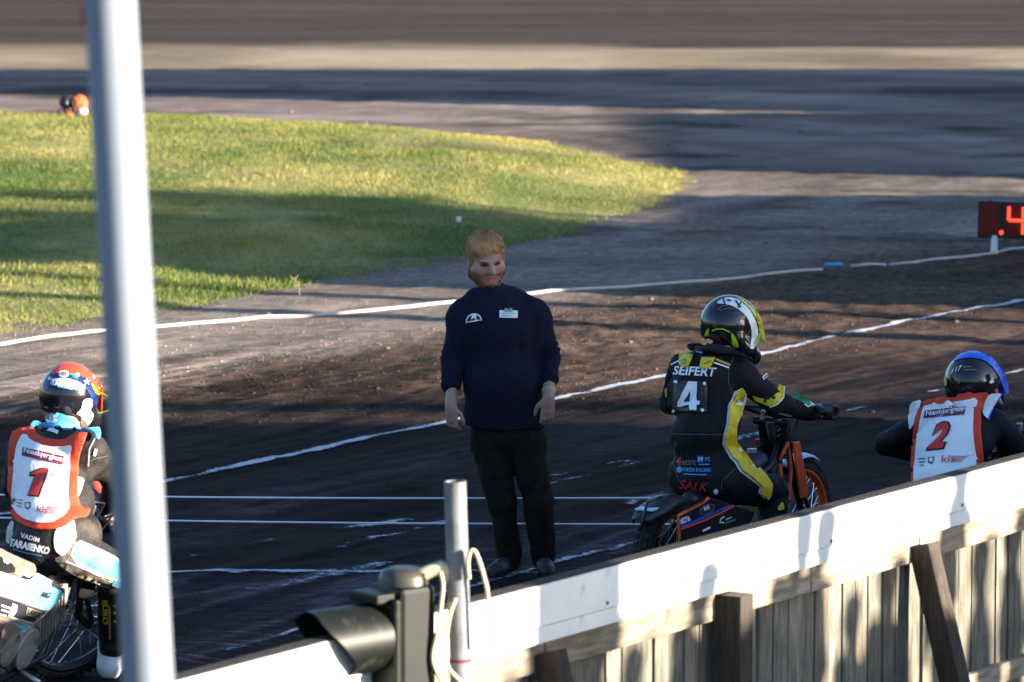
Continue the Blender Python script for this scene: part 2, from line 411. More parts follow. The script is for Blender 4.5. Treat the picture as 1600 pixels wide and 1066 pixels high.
def poly_px(name, pts, tree, m, parent, off=.004, step=5.0, thick=0.0, smooth=True):
    P = [Vector((x, y)) for x, y in pts]
    if smooth:      # one round of corner rounding
        Q = []
        for i in range(len(P)):
            a, b = P[i], P[(i + 1) % len(P)]
            Q += [a * .8 + b * .2, a * .2 + b * .8]
        P = Q
    B = []
    for i in range(len(P)):
        a, b = P[i], P[(i + 1) % len(P)]; n = max(1, int((b - a).length / step))
        for j in range(n): B.append(a.lerp(b, j / n))
    xs = [p.x for p in B]; ys = [p.y for p in B]; inner = []
    x = min(xs) + step * .5
    while x < max(xs):
        y = min(ys) + step * .5
        while y < max(ys):
            inside = False; j = len(B) - 1
            for i in range(len(B)):
                if (B[i].y > y) != (B[j].y > y) and x < (B[j].x - B[i].x) * (y - B[i].y) / (B[j].y - B[i].y) + B[i].x: inside = not inside
                j = i
            if inside and min((p.x - x) ** 2 + (p.y - y) ** 2 for p in B) > (step * .4) ** 2: inner.append(Vector((x, y)))
            y += step
        x += step
    n = len(B)
    r = delaunay_2d_cdt(B + inner, [], [list(range(n))], 1, 1e-4)
    return _lay(name, [(v.x, v.y) for v in r[0]], [tuple(f) for f in r[2]], tree, m, parent, off, thick)
def text_mesh2d(s, bold=0.0, shear=0.0, maxlen=.25):
    cu = bpy.data.curves.new('t', 'FONT'); cu.body = s; cu.offset = bold; cu.shear = shear; cu.resolution_u = 3
    ob = bpy.data.objects.new('t', cu); col.objects.link(ob)
    dg = bpy.context.evaluated_depsgraph_get(); me = bpy.data.meshes.new_from_object(ob.evaluated_get(dg))
    bm = bmesh.new(); bm.from_mesh(me); bmesh.ops.remove_doubles(bm, verts=bm.verts, dist=1e-4); bmesh.ops.triangulate(bm, faces=bm.faces)
    for _ in range(3):
        es = [e for e in bm.edges if e.calc_length() > maxlen]
        if not es: break
        bmesh.ops.subdivide_edges(bm, edges=es, cuts=1); bmesh.ops.triangulate(bm, faces=bm.faces)
    bm.verts.ensure_lookup_table()
    v = [(p.co.x, p.co.y) for p in bm.verts]; f = [tuple(q.index for q in p.verts) for p in bm.faces]; bm.free()
    bpy.data.objects.remove(ob); bpy.data.curves.remove(cu); bpy.data.meshes.remove(me)
    return v, f
def text_px(name, s, bl, br, tl, tree, m, parent, off=.006, bold=.02, shear=0.0, grow=0.0):
    v, f = text_mesh2d(s, bold, shear)
    xs = [p[0] for p in v]; ys = [p[1] for p in v]; x0, x1, y0, y1 = min(xs), max(xs), min(ys), max(ys)
    bl, br, tl = Vector(bl), Vector(br), Vector(tl); e1 = br - bl; e2 = tl - bl
    bl = bl - e1.normalized() * grow - e2.normalized() * grow; e1 = e1 + e1.normalized() * 2 * grow; e2 = e2 + e2.normalized() * 2 * grow
    pts = []
    for x, y in v:
        q = bl + e1 * ((x - x0) / (x1 - x0)) + e2 * ((y - y0) / (y1 - y0)); pts.append((q.x, q.y))
    return _lay(name, pts, f, tree, m, parent, off)
def line_px(name, pts, width, tree, m, parent, off=.005):
    L = []; R = []; P = [Vector(p) for p in pts]; Q = []
    for i in range(len(P) - 1):
        n = max(1, int((P[i + 1] - P[i]).length / 4))
        for j in range(n): Q.append(P[i].lerp(P[i + 1], j / n))
    Q.append(P[-1])
    for i, p in enumerate(Q):
        t = (Q[min(i + 1, len(Q) - 1)] - Q[max(i - 1, 0)]).normalized(); nn = Vector((-t.y, t.x)) * width / 2
        L.append(p + nn); R.append(p - nn)
    v = [tuple(p) for p in L + R]; n = len(Q)
    return _lay(name, v, [(i, i + 1, n + i + 1, n + i) for i in range(n - 1)], tree, m, parent, off)
def text_flat(name, s, origin, ex, ey, m, parent, bold=.02, shear=0.0):
    v, f = text_mesh2d(s, bold, shear, 9); xs = [p[0] for p in v]; ys = [p[1] for p in v]; x0, x1, y0, y1 = min(xs), max(xs), min(ys), max(ys)
    V = [Vector(origin) + Vector(ex) * ((x - x0) / (x1 - x0)) + Vector(ey) * ((y - y0) / (y1 - y0)) for x, y in v]
    me = bpy.data.meshes.new(name); me.from_pydata(V, [], f); me.update(); return link(name, me, parent, m)

# random offset per object for the wood grain
for key in ('wood', 'wood2', 'rail', 'darkwood'):
    n = M[key].node_tree.nodes; L = M[key].node_tree.links
    oi = n.new('ShaderNodeObjectInfo'); mp = [q for q in n if q.type == 'MAPPING'][0]
    mu = n.new('ShaderNodeVectorMath'); mu.operation = 'SCALE'; mu.inputs[0].default_value = (37, 53, 71); L.new(oi.outputs['Random'], mu.inputs['Scale']); L.new(mu.outputs[0], mp.inputs['Location'])
    b = n['Principled BSDF']; src = b.inputs['Base Color'].links[0].from_socket
    mr = n.new('ShaderNodeMapRange'); mr.inputs[3].default_value = .72; mr.inputs[4].default_value = 1.25; L.new(oi.outputs['Random'], mr.inputs[0])
    sc_ = n.new('ShaderNodeVectorMath'); sc_.operation = 'SCALE'; L.new(src, sc_.inputs[0]); L.new(mr.outputs[0], sc_.inputs['Scale']); L.new(sc_.outputs[0], b.inputs['Base Color'])

# ================================================================== THE GROUND
TA = np.array([-2.07, 28.48]); TD = np.array([.511, .860]); TN = np.array([-.860, .511])   # lane line: point, direction, normal to infield
def sstep(a, b, x):
    t = np.clip((x - a) / (b - a), 0, 1); return t * t * (3 - 2 * t)
def trk(X, Y):
    dx, dy = X - TA[0], Y - TA[1]; return dx * TD[0] + dy * TD[1], dx * TN[0] + dy * TN[1]
def hgt(X, Y):
    X = np.asarray(X, float); Y = np.asarray(Y, float); l, q = trk(X, Y); z0 = np.zeros_like(X)
    near = 1 - sstep(60, 95, Y)
    h = .009 * fbm(np.stack([l * .35, q * 3.2, z0], -1), 3) + .007 * fbm(np.stack([X * 5, Y * 5, z0 + 4], -1), 2)
    band = sstep(-.6, .6, q) * (1 - sstep(2.2, 3.6, q)) * sstep(30, 33, Y)
    h = h + band * .016 * fbm(np.stack([l * 6, q * 8, z0 + 9], -1), 2)
    rut = np.exp(-((q + 1.1 + .2 * np.sin(l * .4)) / .06) ** 2) + np.exp(-((q + 2.3 + .25 * np.sin(l * .3 + 1)) / .05) ** 2) + np.exp(-((q - 1.3 + .3 * np.sin(l * .25)) / .07) ** 2)
    h = h - .010 * rut
    return h * near
out_px = [(0, 536), (90, 522), (165, 512), (260, 498), (350, 486), (420, 474), (470, 458), (560, 442), (620, 432), (690, 417), (790, 398), (900, 377), (990, 352), (1040, 334), (1084, 312), (1112, 294)]
OUT = [tuple(G(*p).xy) for p in out_px] + [tuple(G(x, y, .0).xy) for x, y in [(1116, 280), (1100, 264)]] + [tuple(G(x, y, .08).xy) for x, y in [(1020, 240), (880, 211), (760, 201), (650, 196), (500, 189), (400, 187), (230, 183), (0, 178), (-250, 173)]]
OUT = [(-26, 33.0), (-9, 34.6)] + OUT + [(-26, 60)]
OA = np.array(OUT)
def poly_dist(X, Y):
    d = np.full(X.shape, 1e9); ins = np.zeros(X.shape, bool); n = len(OA)
    for i in range(n):
        a, b = OA[i], OA[(i + 1) % n]; ab = b - a; t = np.clip(((X - a[0]) * ab[0] + (Y - a[1]) * ab[1]) / (ab @ ab), 0, 1)
        d = np.minimum(d, np.hypot(X - a[0] - t * ab[0], Y - a[1] - t * ab[1]))
        cnd = (a[1] > Y) != (b[1] > Y); ins ^= cnd & (X < (b[0] - a[0]) * (Y - a[1]) / (b[1] - a[1] + 1e-12) + a[0])
    return np.where(ins, d, -d)
def lerp3(a, b, t): return a + (b - a) * t[..., None]
def ground_colour(X, Y):
    l, q = trk(X, Y); z0 = np.zeros_like(X)
    n1 = fbm(np.stack([X * .35, Y * .22, z0], -1), 4); n2 = fbm(np.stack([l * .4, q * 2.5, z0 + 3], -1), 3); n3 = fbm(np.stack([X * .25, Y * 1.1, z0 + 7], -1), 4)
    dark = np.array([.034, .0225, .0275]); brown = np.array([.092, .060, .044]); beige = np.array([.230, .183, .152]); grey = np.array([.205, .158, .138])
    C = np.broadcast_to(dark, X.shape + (3,)).copy()
    C = lerp3(C, np.array([.052, .033, .030]), sstep(-.8, 1.2, q + .6 * n2) * .8)
    C = lerp3(C, brown, np.clip(sstep(-2.2, .4, q + .5 * n2), 0, 1) * sstep(30.2, 32.6, Y + .5 * n1))
    C = lerp3(C, beige, sstep(2.0, 3.9, q + .7 * n1 + .3 * n2) * sstep(30, 33, Y))
    C = lerp3(C, grey, sstep(5, 7, q))
    C = C * (1 + .22 * np.clip(n3, -1, 1) + .12 * np.clip(n2, -1, 1))[..., None]
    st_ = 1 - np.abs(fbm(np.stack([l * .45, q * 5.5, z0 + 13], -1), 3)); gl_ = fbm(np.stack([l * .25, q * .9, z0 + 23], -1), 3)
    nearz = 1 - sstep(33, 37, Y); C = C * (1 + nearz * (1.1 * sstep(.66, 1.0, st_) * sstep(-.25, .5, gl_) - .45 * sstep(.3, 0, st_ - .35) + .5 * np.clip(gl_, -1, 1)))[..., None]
    C = C + (nearz * .05 * sstep(.80, 1.0, st_) * sstep(.0, .6, gl_))[..., None] * np.array([.75, .8, 1.0])  # bluish sky glints along the track, painted into the colour
    rv = np.random.default_rng(3).random(X.shape) - .5; C = C * (1 + rv * (.45 + .35 * sstep(30, 33, Y) * (1 - sstep(2.5, 4, q))) * (1 - sstep(45, 60, Y)))[..., None]
    scuff = sstep(.35, .8, fbm(np.stack([X * .5, Y * .9, z0 + 31], -1), 4)) * sstep(40, 46, Y)
    C = C * (1 - .55 * scuff)[..., None]
    dd = -poly_dist(X, Y); ang = np.arctan2(Y - 49, X + 9) * 9; sw_ = fbm(np.stack([dd * 1.1, ang * .35, z0 + 51], -1), 4); C = C * (1 + np.clip(sw_, -1, 1) * .33 * sstep(42, 47, Y) * (dd > 0))[..., None]
    rutd = np.exp(-((dd - .9 - .3 * np.sin(ang)) / .35) ** 2) * .45 + np.exp(-((dd - 6.2 - .5 * np.sin(ang * .7)) / .5) ** 2) * .3; C = C * (1 - rutd * sstep(44, 48, Y) * np.clip(.6 + sw_, 0, 1))[..., None]
    far = sstep(79.5, 82.5, Y + 1.2 * n1); strip = sstep(73, 75.5, Y + .6 * n1) * (1 - far)
    C = lerp3(C, np.array([.29, .225, .15]) * (1 + .45 * np.clip(n1, -1, 1))[..., None], strip * .8)
    C = lerp3(C, np.array([.060, .043, .037]) * (1 + .25 * np.clip(n3, -1, 1))[..., None], far)
    return np.clip(C, .004, .9)
xs = np.concatenate([[-900, -300, -100, -45, -25, -16, -12], np.arange(-9, -6, .25), np.arange(-6, 8, .055), np.arange(8, 12, .25), [13, 16, 22, 30, 45, 100, 300, 900]])
ys = [-300, -100, -40, -10, 0, 6, 10, 12, 14, 16, 18, 19]; y = 20.0
while y < 104: ys.append(y); y += .05 * (y / 22) ** 1.25
ys = np.array(ys + [108, 115, 130, 160, 220, 320, 500, 1000, 1800])
GX, GY = np.meshgrid(xs, ys, indexing='ij'); GZ = hgt(GX, GY) * (np.abs(GX) < 14) * (GY > 12) * (GY < 120)
nx, ny = GX.shape; idx = np.arange(nx * ny).reshape(nx, ny)
Q = np.stack([idx[:-1, :-1], idx[1:, :-1], idx[1:, 1:], idx[:-1, 1:]], -1).reshape(-1, 4)
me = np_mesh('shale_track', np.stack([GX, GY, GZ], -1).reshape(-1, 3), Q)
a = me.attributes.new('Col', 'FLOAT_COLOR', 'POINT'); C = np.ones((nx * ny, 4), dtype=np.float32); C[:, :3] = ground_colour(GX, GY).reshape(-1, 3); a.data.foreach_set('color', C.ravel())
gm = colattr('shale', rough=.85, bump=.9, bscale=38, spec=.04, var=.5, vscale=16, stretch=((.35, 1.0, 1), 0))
gm.node_tree.nodes['Mapping'].inputs['Rotation'].default_value = (0, 0, math.radians(-59))
gm.node_tree.nodes['Mapping'].inputs['Scale'].default_value = (.10, 1.5, 1)
def crumb(m):
    n = m.node_tree.nodes; L = m.node_tree.links; b = n['Principled BSDF']; tc = [q for q in n if q.type == 'TEX_COORD'][0]
    src = b.inputs['Base Color'].links[0].from_socket; nz = n.new('ShaderNodeTexNoise'); nz.inputs['Scale'].default_value = 42; nz.inputs['Detail'].default_value = 8; nz.inputs['Roughness'].default_value = .75; L.new(tc.outputs['Object'], nz.inputs['Vector'])
    mr = n.new('ShaderNodeMapRange'); mr.inputs[1].default_value = .32; mr.inputs[2].default_value = .68; mr.inputs[3].default_value = .45; mr.inputs[4].default_value = 1.6; L.new(nz.outputs['Fac'], mr.inputs[0])
    sc = n.new('ShaderNodeVectorMath'); sc.operation = 'SCALE'; L.new(src, sc.inputs[0]); L.new(mr.outputs[0], sc.inputs['Scale']); L.new(sc.outputs[0], b.inputs['Base Color'])
    b2_ = n.new('ShaderNodeBump'); b2_.inputs['Strength'].default_value = .8; b2_.inputs['Distance'].default_value = .025; L.new(nz.outputs['Fac'], b2_.inputs['Height']); bp = b.inputs['Normal'].links[0].from_node; L.new(bp.outputs[0], b2_.inputs['Normal']); L.new(b2_.outputs[0], b.inputs['Normal'])
crumb(gm)
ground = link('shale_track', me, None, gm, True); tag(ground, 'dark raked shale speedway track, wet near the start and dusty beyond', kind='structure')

# loose clods of shale
cv = []; cf = []; cc = []
ico = [(0, 0, 1), (.89, 0, .45), (.28, .85, .45), (-.72, .53, .45), (-.72, -.53, .45), (.28, -.85, .45), (.72, .53, -.3), (-.28, .85, -.3), (-.89, 0, -.3), (-.28, -.85, -.3), (.72, -.53, -.3)]
icf = [(0, 1, 2), (0, 2, 3), (0, 3, 4), (0, 4, 5), (0, 5, 1), (1, 6, 2), (2, 7, 3), (3, 8, 4), (4, 9, 5), (5, 10, 1), (2, 6, 7), (3, 7, 8), (4, 8, 9), (5, 9, 10), (1, 10, 6)]
cx = []; cy = []; cs = []
for i in range(36000):
    Y = 21.5 + 52 * random.random() ** 1.6 if i < 26000 else random.uniform(31.5, 40); X = (random.random() - .5) * .25 * Y + .01 * Y
    l, q = trk(X, Y)
    pz = .9 if (-.5 < q < 3.2 and Y > 30) else (.05 if (q < 0 or Y < 30) else .3)
    if random.random() > pz: continue
    cx.append(X); cy.append(Y); cs.append(.003 + .007 * random.random() ** 3 + (.012 if random.random() < .004 else 0) * Y / 30)
cx, cy, cs = map(np.array, (cx, cy, cs)); cz = hgt(cx, cy); ccol = ground_colour(cx, cy)
base = np.array(ico); nC = len(cx); jit = 1 + .35 * (rng.random((nC, 11, 1)) - .5)
ang = rng.random(nC) * 6.28; ca, sa = np.cos(ang), np.sin(ang)
P = base[None] * jit; Px = P[..., 0] * ca[:, None] - P[..., 1] * sa[:, None]; Py = P[..., 0] * sa[:, None] + P[..., 1] * ca[:, None]
V = np.stack([Px * cs[:, None] * 1.3 + cx[:, None], Py * cs[:, None] * 1.1 + cy[:, None], P[..., 2] * cs[:, None] * .8 + cz[:, None] + cs[:, None] * .15], -1).reshape(-1, 3)
T = (np.array(icf)[None] + 11 * np.arange(nC)[:, None, None]).reshape(-1, 3)
me = np_mesh('shale_clods', V, T); a = me.attributes.new('Col', 'FLOAT_COLOR', 'POINT'); C = np.ones((nC * 11, 4), dtype=np.float32)
C[:, :3] = np.repeat(np.clip(ccol * (.4 + .6 * rng.random((nC, 1))), 0.004, .5), 11, axis=0); a.data.foreach_set('color', C.ravel())
tag(link('shale_clods', me, None, colattr('clod', rough=.9, var=.2)), 'loose crumbs of shale scattered over the track', 'dirt', kind='stuff')

# ------------------------------------------------------------------ lime lines
def lime_material(name, thr):
    m = bpy.data.materials.new(name); m.use_nodes = True; n = m.node_tree.nodes; L = m.node_tree.links; b = n['Principled BSDF']
    b.inputs['Base Color'].default_value = (.42, .43, .46, 1); b.inputs['Roughness'].default_value = .9
    at = n.new('ShaderNodeAttribute'); at.attribute_name = 'edge'; tc = n.new('ShaderNodeTexCoord')
    nz = n.new('ShaderNodeTexNoise'); nz.inputs['Scale'].default_value = 26; nz.inputs['Detail'].default_value = 10; nz.inputs['Roughness'].default_value = .8; L.new(tc.outputs['Object'], nz.inputs['Vector'])
    n2 = n.new('ShaderNodeTexNoise'); n2.inputs['Scale'].default_value = 2.3; n2.inputs['Detail'].default_value = 3; L.new(tc.outputs['Object'], n2.inputs['Vector'])
    a1 = n.new('ShaderNodeMath'); a1.operation = 'MULTIPLY_ADD'; L.new(n2.outputs['Fac'], a1.inputs[0]); a1.inputs[1].default_value = .8; L.new(nz.outputs['Fac'], a1.inputs[2])
    a2 = n.new('ShaderNodeMath'); a2.operation = 'MULTIPLY_ADD'; L.new(at.outputs['Fac'], a2.inputs[0]); a2.inputs[1].default_value = -.55; L.new(a1.outputs[0], a2.inputs[2])
    mr = n.new('ShaderNodeMapRange'); mr.inputs[1].default_value = thr; mr.inputs[2].default_value = thr + .16; L.new(a2.outputs[0], mr.inputs[0]); L.new(mr.outputs[0], b.inputs['Alpha'])
    return m
def lime_line(name, pts, width, m, label):
    P = [Vector((p.x, p.y)) for p in pts]; Q = []
    for i in range(len(P) - 1):
        n = max(2, int((P[i + 1] - P[i]).length / .08))
        for j in range(n): Q.append(P[i].lerp(P[i + 1], j / n))
    Q.append(P[-1]); V = []; E = []; K = 6
    for i, p in enumerate(Q):
        t = (Q[min(i + 1, len(Q) - 1)] - Q[max(i - 1, 0)]).normalized(); nn = Vector((-t.y, t.x))
        wob = width * (1 + .25 * math.sin(i * .7) * math.sin(i * .23))
        for k in range(K + 1):
            s = (k / K - .5) * 2; V.append((p.x + nn.x * s * wob / 2, p.y + nn.y * s * wob / 2)); E.append(abs(s) ** 2)
    V = np.array(V); Z = hgt(V[:, 0], V[:, 1]) + .007; k1 = K + 1
    F_ = np.array([[i * k1 + k, (i + 1) * k1 + k, (i + 1) * k1 + k + 1, i * k1 + k + 1] for i in range(len(Q) - 1) for k in range(K)])
    me = np_mesh(name, np.column_stack([V, Z]), F_); a = me.attributes.new('edge', 'FLOAT', 'POINT'); a.data.foreach_set('value', np.array(E, dtype=np.float32))
    return tag(link(name, me, None, m), label, kind='structure')
lm_solid = lime_material('lime_solid', .70); lm_worn = lime_material('lime_worn', .90); lm_patchy = lime_material('lime_patchy', .80)
lime_line('lane_line', [G(x, y) for x, y in [(-150, 832), (-20, 806), (260, 751), (470, 706), (690, 661), (1030, 592), (1330, 521), (1460, 494), (1600, 470), (1800, 436)]], .14, lm_solid, 'long white lime line along the track behind the official')
lime_line('lane_line', [G(x, y) for x, y in [(350, 1018), (480, 980), (620, 945), (760, 908), (900, 868), (1000, 845)]], .13, lm_patchy, 'short bright lime line near the fence by the lamp')
lime_line('lane_line', [G(x, y) for x, y in [(850, 758), (1000, 722), (1210, 670), (1320, 643), (1480, 606), (1600, 577), (1800, 540)]], .13, lm_worn, 'faint scuffed lime line between the black-suited rider and the blue helmet')
lime_line('start_line', [G(x, y) for x, y in [(120, 897), (265, 896), (420, 894), (590, 893), (760, 893), (1000, 896)]], .16, lm_patchy, 'broken white start line crossing the dark shale under the tapes')
for k, (pp, wd) in enumerate([([(300, 868), (480, 833), (640, 812)], .3), ([(280, 940), (430, 915), (600, 880)], .35), ([(860, 745), (960, 725), (1040, 712)], .2), ([(1090, 700), (1300, 655)], .2), ([(520, 860), (700, 815)], .2), ([(980, 790), (1040, 770), (1100, 764)], .2)]):  # pale streaks broken up by noise, laid over the dark shale
    lime_line('scuff_mark', [G(*p) for p in pp], wd, lm_worn, ['pale scuffed streak left of the lamp, above the start line', 'wide pale streak below the start line', 'pale streak right of the official near his trouser leg', 'faint pale streak beside the front wheel with orange rim', 'thin pale streak just left of the steel pipe', 'short pale streak by the rear mudguard'][k])
lime_line('far_lime_line', [G(x, y) for x, y in [(150, 82), (330, 77), (560, 72), (800, 70), (1100, 67), (1500, 66)]], .35, lm_worn, 'thin broken lime line on the far side of the track')

# ------------------------------------------------------------------ infield: a low mound of rough grass
def mound(X, Y):
    d = poly_dist(X, Y); z0 = np.zeros_like(X); e = d + .18 * fbm(np.stack([X * 1.3, Y * 1.3, z0], -1), 3)
    farr = sstep(46, 56, Y)
    top = sstep(-.05, .5, e) * .05 + sstep(0, 2.8, d) * (.10 + .17 * farr)
    return e, top - .05 + .03 * fbm(np.stack([X * .9, Y * .6, z0 + 5], -1), 3) * sstep(0, 1, d) - .10 * np.exp(-(((X + .35) / 1.0) ** 2 + ((Y - 54.3) / .8) ** 2))
ix = np.concatenate([np.arange(-26, -9, .8), np.arange(-9, 3.2, .14)]); iy = np.arange(33, 64, .16)
IX, IY = np.meshgrid(ix, iy, indexing='ij'); E_, IZ = mound(IX, IY); n0, n1 = IX.shape; idx = np.arange(n0 * n1).reshape(n0, n1)
Q = np.stack([idx[:-1, :-1], idx[1:, :-1], idx[1:, 1:], idx[:-1, 1:]], -1).reshape(-1, 4); keep = (E_.ravel()[Q] > -.15).any(1); Q = Q[keep]
def grass_colour(X, Y, r=None):
    z0 = np.zeros_like(X); a = fbm(np.stack([X * .45, Y * .3, z0 + 2], -1), 4); b = fbm(np.stack([X * 2.2, Y * 1.4, z0 + 8], -1), 3)
    t = np.clip(.38 + .55 * a + .28 * b + .10 * sstep(44, 55, Y), 0, 1)
    g = np.array([.108, .150, .026]); s = np.array([.36, .305, .098]); C = lerp3(np.broadcast_to(g, X.shape + (3,)), s, t)
    if r is not None: C = C * (.82 + .36 * r)[..., None]
    bare = np.exp(-(((X + .35) / 1.0) ** 2 + ((Y - 54.3) / .7) ** 2)); C = lerp3(C, np.array([.06, .045, .03]), np.clip(bare * 1.1, 0, .9))
    return C
me = np_mesh('infield', np.stack([IX, IY, IZ], -1).reshape(-1, 3), Q); a = me.attributes.new('Col', 'FLOAT_COLOR', 'POINT'); C = np.ones((n0 * n1, 4), dtype=np.float32)
cc_ = grass_colour(IX, IY) * .85; cc_ = lerp3(np.broadcast_to(np.array([.13, .105, .08]), cc_.shape), cc_, sstep(0, .35, E_)); C[:, :3] = cc_.reshape(-1, 3); a.data.foreach_set('color', C.ravel())
tag(link('infield', me, None, colattr('infield_soil', rough=.95, bump=.5, var=.35, vscale=14), True), 'low grassy mound inside the track bend', kind='structure')
nb = 330000
bx_ = rng.uniform(-8.2, 3.0, nb); by_ = rng.uniform(35, 63, nb); keepv = np.abs(bx_) < .135 * by_; bx_, by_ = bx_[keepv], by_[keepv]
E_, bz = mound(bx_, by_); dens = sstep(-.08, .35, E_) * (.55 + .45 * sstep(-.5, .3, fbm(np.stack([bx_ * 1.5, by_ * 1.5, np.zeros_like(bx_)], -1), 2))); keepv = rng.random(len(bx_)) < dens
bx_, by_, bz = bx_[keepv], by_[keepv], bz[keepv]; nb = len(bx_)
hh = (.018 + .034 * rng.random(nb) ** 2) * (1 + .5 * fbm(np.stack([bx_ * .8, by_ * .8, np.zeros(nb)], -1), 2)) + .07 * (rng.random(nb) < .0025)
th = rng.random(nb) * 6.28; wd = .004 + .005 * rng.random(nb); lean = .022 * rng.normal(size=(nb, 2))
B0 = np.stack([bx_ - np.cos(th) * wd, by_ - np.sin(th) * wd, bz - .01], -1); B1 = np.stack([bx_ + np.cos(th) * wd, by_ + np.sin(th) * wd, bz - .01], -1); B2 = np.stack([bx_ + lean[:, 0], by_ + lean[:, 1], bz + hh], -1)
me = np_mesh('grass', np.stack([B0, B1, B2], 1).reshape(-1, 3), np.arange(nb * 3).reshape(-1, 3)); a = me.attributes.new('Col', 'FLOAT_COLOR', 'POINT'); C = np.ones((nb * 3, 4), dtype=np.float32)
C[:, :3] = np.repeat(grass_colour(bx_, by_, rng.random(nb)), 3, axis=0); a.data.foreach_set('color', C.ravel())
gmt = colattr('grass_blade', rough=.7, var=.15, spec=.2); gb = gmt.node_tree.nodes['Principled BSDF']
tr = gmt.node_tree.nodes.new('ShaderNodeBsdfTranslucent'); ad = gmt.node_tree.nodes.new('ShaderNodeMixShader'); ad.inputs[0].default_value = .3
gmt.node_tree.links.new(gb.inputs['Base Color'].links[0].from_socket, tr.inputs[0]); gmt.node_tree.links.new(gb.outputs[0], ad.inputs[1]); gmt.node_tree.links.new(tr.outputs[0], ad.inputs[2])
gmt.node_tree.links.new(ad.outputs[0], gmt.node_tree.nodes['Material Output'].inputs[0])
tag(link('grass', me, None, gmt), 'rough yellow-green grass covering the infield mound', 'grass', kind='stuff')

# dry stalk and small marker in the grass
def stalk(pts, label):
    r = empty('dry_weed', G(*pts[0]), label, 'weed'); b = MB(); base = G(*pts[0]); tops = [PD(x, y, base.y) for x, y in pts[1:]]
    for t in tops: b.tube([(0, 0, 0), ((t - base) * .5 + Vector((.01, 0, 0))), t - base], [.007, .006, .004], 6)
    b.build('stem', M['straw'], r)
    h = MB(); t = tops[0] - base
    for i in range(5): h.tube([t * (.6 + .1 * i), t * (.66 + .1 * i) + Vector((random.uniform(-.05, .05), 0, .03))], [.007, .003], 5)
    h.build('seed_head', M['straw'], r)
stalk([(468, 462), (461, 436), (465, 445)], 'pale dry weed stalk standing at the near edge of the grass')
p = G(717, 359); r = empty('marker_peg', p, 'small white marker peg in the grass above the official', 'marker')
b = MB(); b.tube([(0, 0, -.03), (0, 0, .07)], .008, 6); b.build('stake', M['straw'], r); b = MB(); b.box((0, 0, .095), (.045, .03, .06)); b.build('cap', M['printwhite'], r, bevel=.006)

# ------------------------------------------------------------------ hose on the inner edge of the track
def hose(pts, r, m, label, name='white_hose'):
    P = [G(*p) for p in pts]; Qp = []
    for i in range(len(P) - 1):
        n = max(2, int((P[i + 1] - P[i]).length / .3))
        for j in range(n):
            q = P[i].lerp(P[i + 1], j / n); Qp.append(q)
    Qp.append(P[-1]); base = P[0]
    Z = hgt(np.array([q.x for q in Qp]), np.array([q.y for q in Qp]))
    b = MB(); b.tube([Vector((q.x - base.x + .015 * math.sin(i * 1.3), q.y - base.y, Z[i] + r * .8)) for i, q in enumerate(Qp)], r, 8)
    o = b.build(name, m, None, True); o.location = (base.x, base.y, 0); return tag(o, label, 'hose')
hose([(-130, 560), (-60, 549), (0, 538), (80, 525), (145, 520), (250, 512), (420, 498), (690, 477), (860, 458), (1080, 442), (1283, 424)], .0145, M['hose'], 'long white hose marking the inner track edge behind the official')
hose([(1330, 418), (1383, 414)], .0145, M['hose'], 'short white hose piece right of the blue coupling')
hose([(1390, 413), (1460, 408), (1553, 398), (1600, 388), (1720, 366)], .0145, M['hose'], 'white hose running under the red number display')
hose([(1290, 419.5), (1314, 417.5)], .019, M['blue'], 'blue coupling lying between two white hose ends', 'hose_coupling')

# ================================================================== THE FENCE
FP0 = Vector((-.135, 16.67, 0)); FU = Vector((.5252, .8510, 0)); FN = Vector((.8510, -.5252, 0)); FH = 1.25
FR = Matrix((FU, FN, Vector((0, 0, 1)))).transposed()      # columns: along, outward, up
def L_at(px): 
    p = G(px, 930 - .2605 * (px - 740), FH); return (Vector((p.x, p.y, 0)) - FP0).dot(FU)
fr = empty('track_fence', FP0, 'weathered wooden plank fence with a white painted top board', 'fence')
def FL(l, n, z): return FU * l + FN * n + Vector((0, 0, z))
L0, L1 = -5.0, 15.0
pm = []
for v in range(5):
    b = MB(); tw = random.uniform(-.004, .004)
    b.add([(x * .0535 + tw * s, yv, z) for s, z in ((0, 0), (1, .6), (2, 1.2)) for x in (-1, 1) for yv in (-.011, .011)], [(0, 1, 3, 2), (8, 10, 11, 9), (0, 4, 5, 1), (4, 8, 9, 5), (2, 3, 7, 6), (6, 7, 11, 10), (0, 2, 6, 4), (4, 6, 10, 8), (1, 5, 7, 3), (5, 9, 11, 7)])
    me = b.mesh('plank'); bm = bmesh.new(); bm.from_mesh(me); bmesh.ops.recalc_face_normals(bm, faces=bm.faces); bm.to_mesh(me); bm.free()
    me.materials.append(M['wood' if v % 2 else 'wood2']); pm.append(me)
l = L0
while l < L1:
    o = bpy.data.objects.new('plank', random.choice(pm)); col.objects.link(o); o.parent = fr
    o.location = FL(l, random.uniform(-.005, .005), .02 + random.uniform(-.006, .006)); o.rotation_euler = (random.uniform(-.004, .004), random.uniform(-.008, .008), math.atan2(FU.y, FU.x) + random.uniform(-.03, .03)); l += .1155 + random.uniform(-.002, .004)
def fbox(name, l0, l1, n0, n1, z0, z1, m, bevel=.004):
    c = FL((l0 + l1) / 2, (n0 + n1) / 2, (z0 + z1) / 2); b = MB(); b.box((0, 0, 0), (l1 - l0, n1 - n0, z1 - z0))
    o = b.build(name, m, fr, bevel=bevel); o.location = c; o.rotation_euler = (0, 0, math.atan2(FU.y, FU.x)); return o
cut = [L0, L_at(480), L_at(1150), L_at(1440), L_at(1440) + 2.9, L_at(1440) + 6, L1]
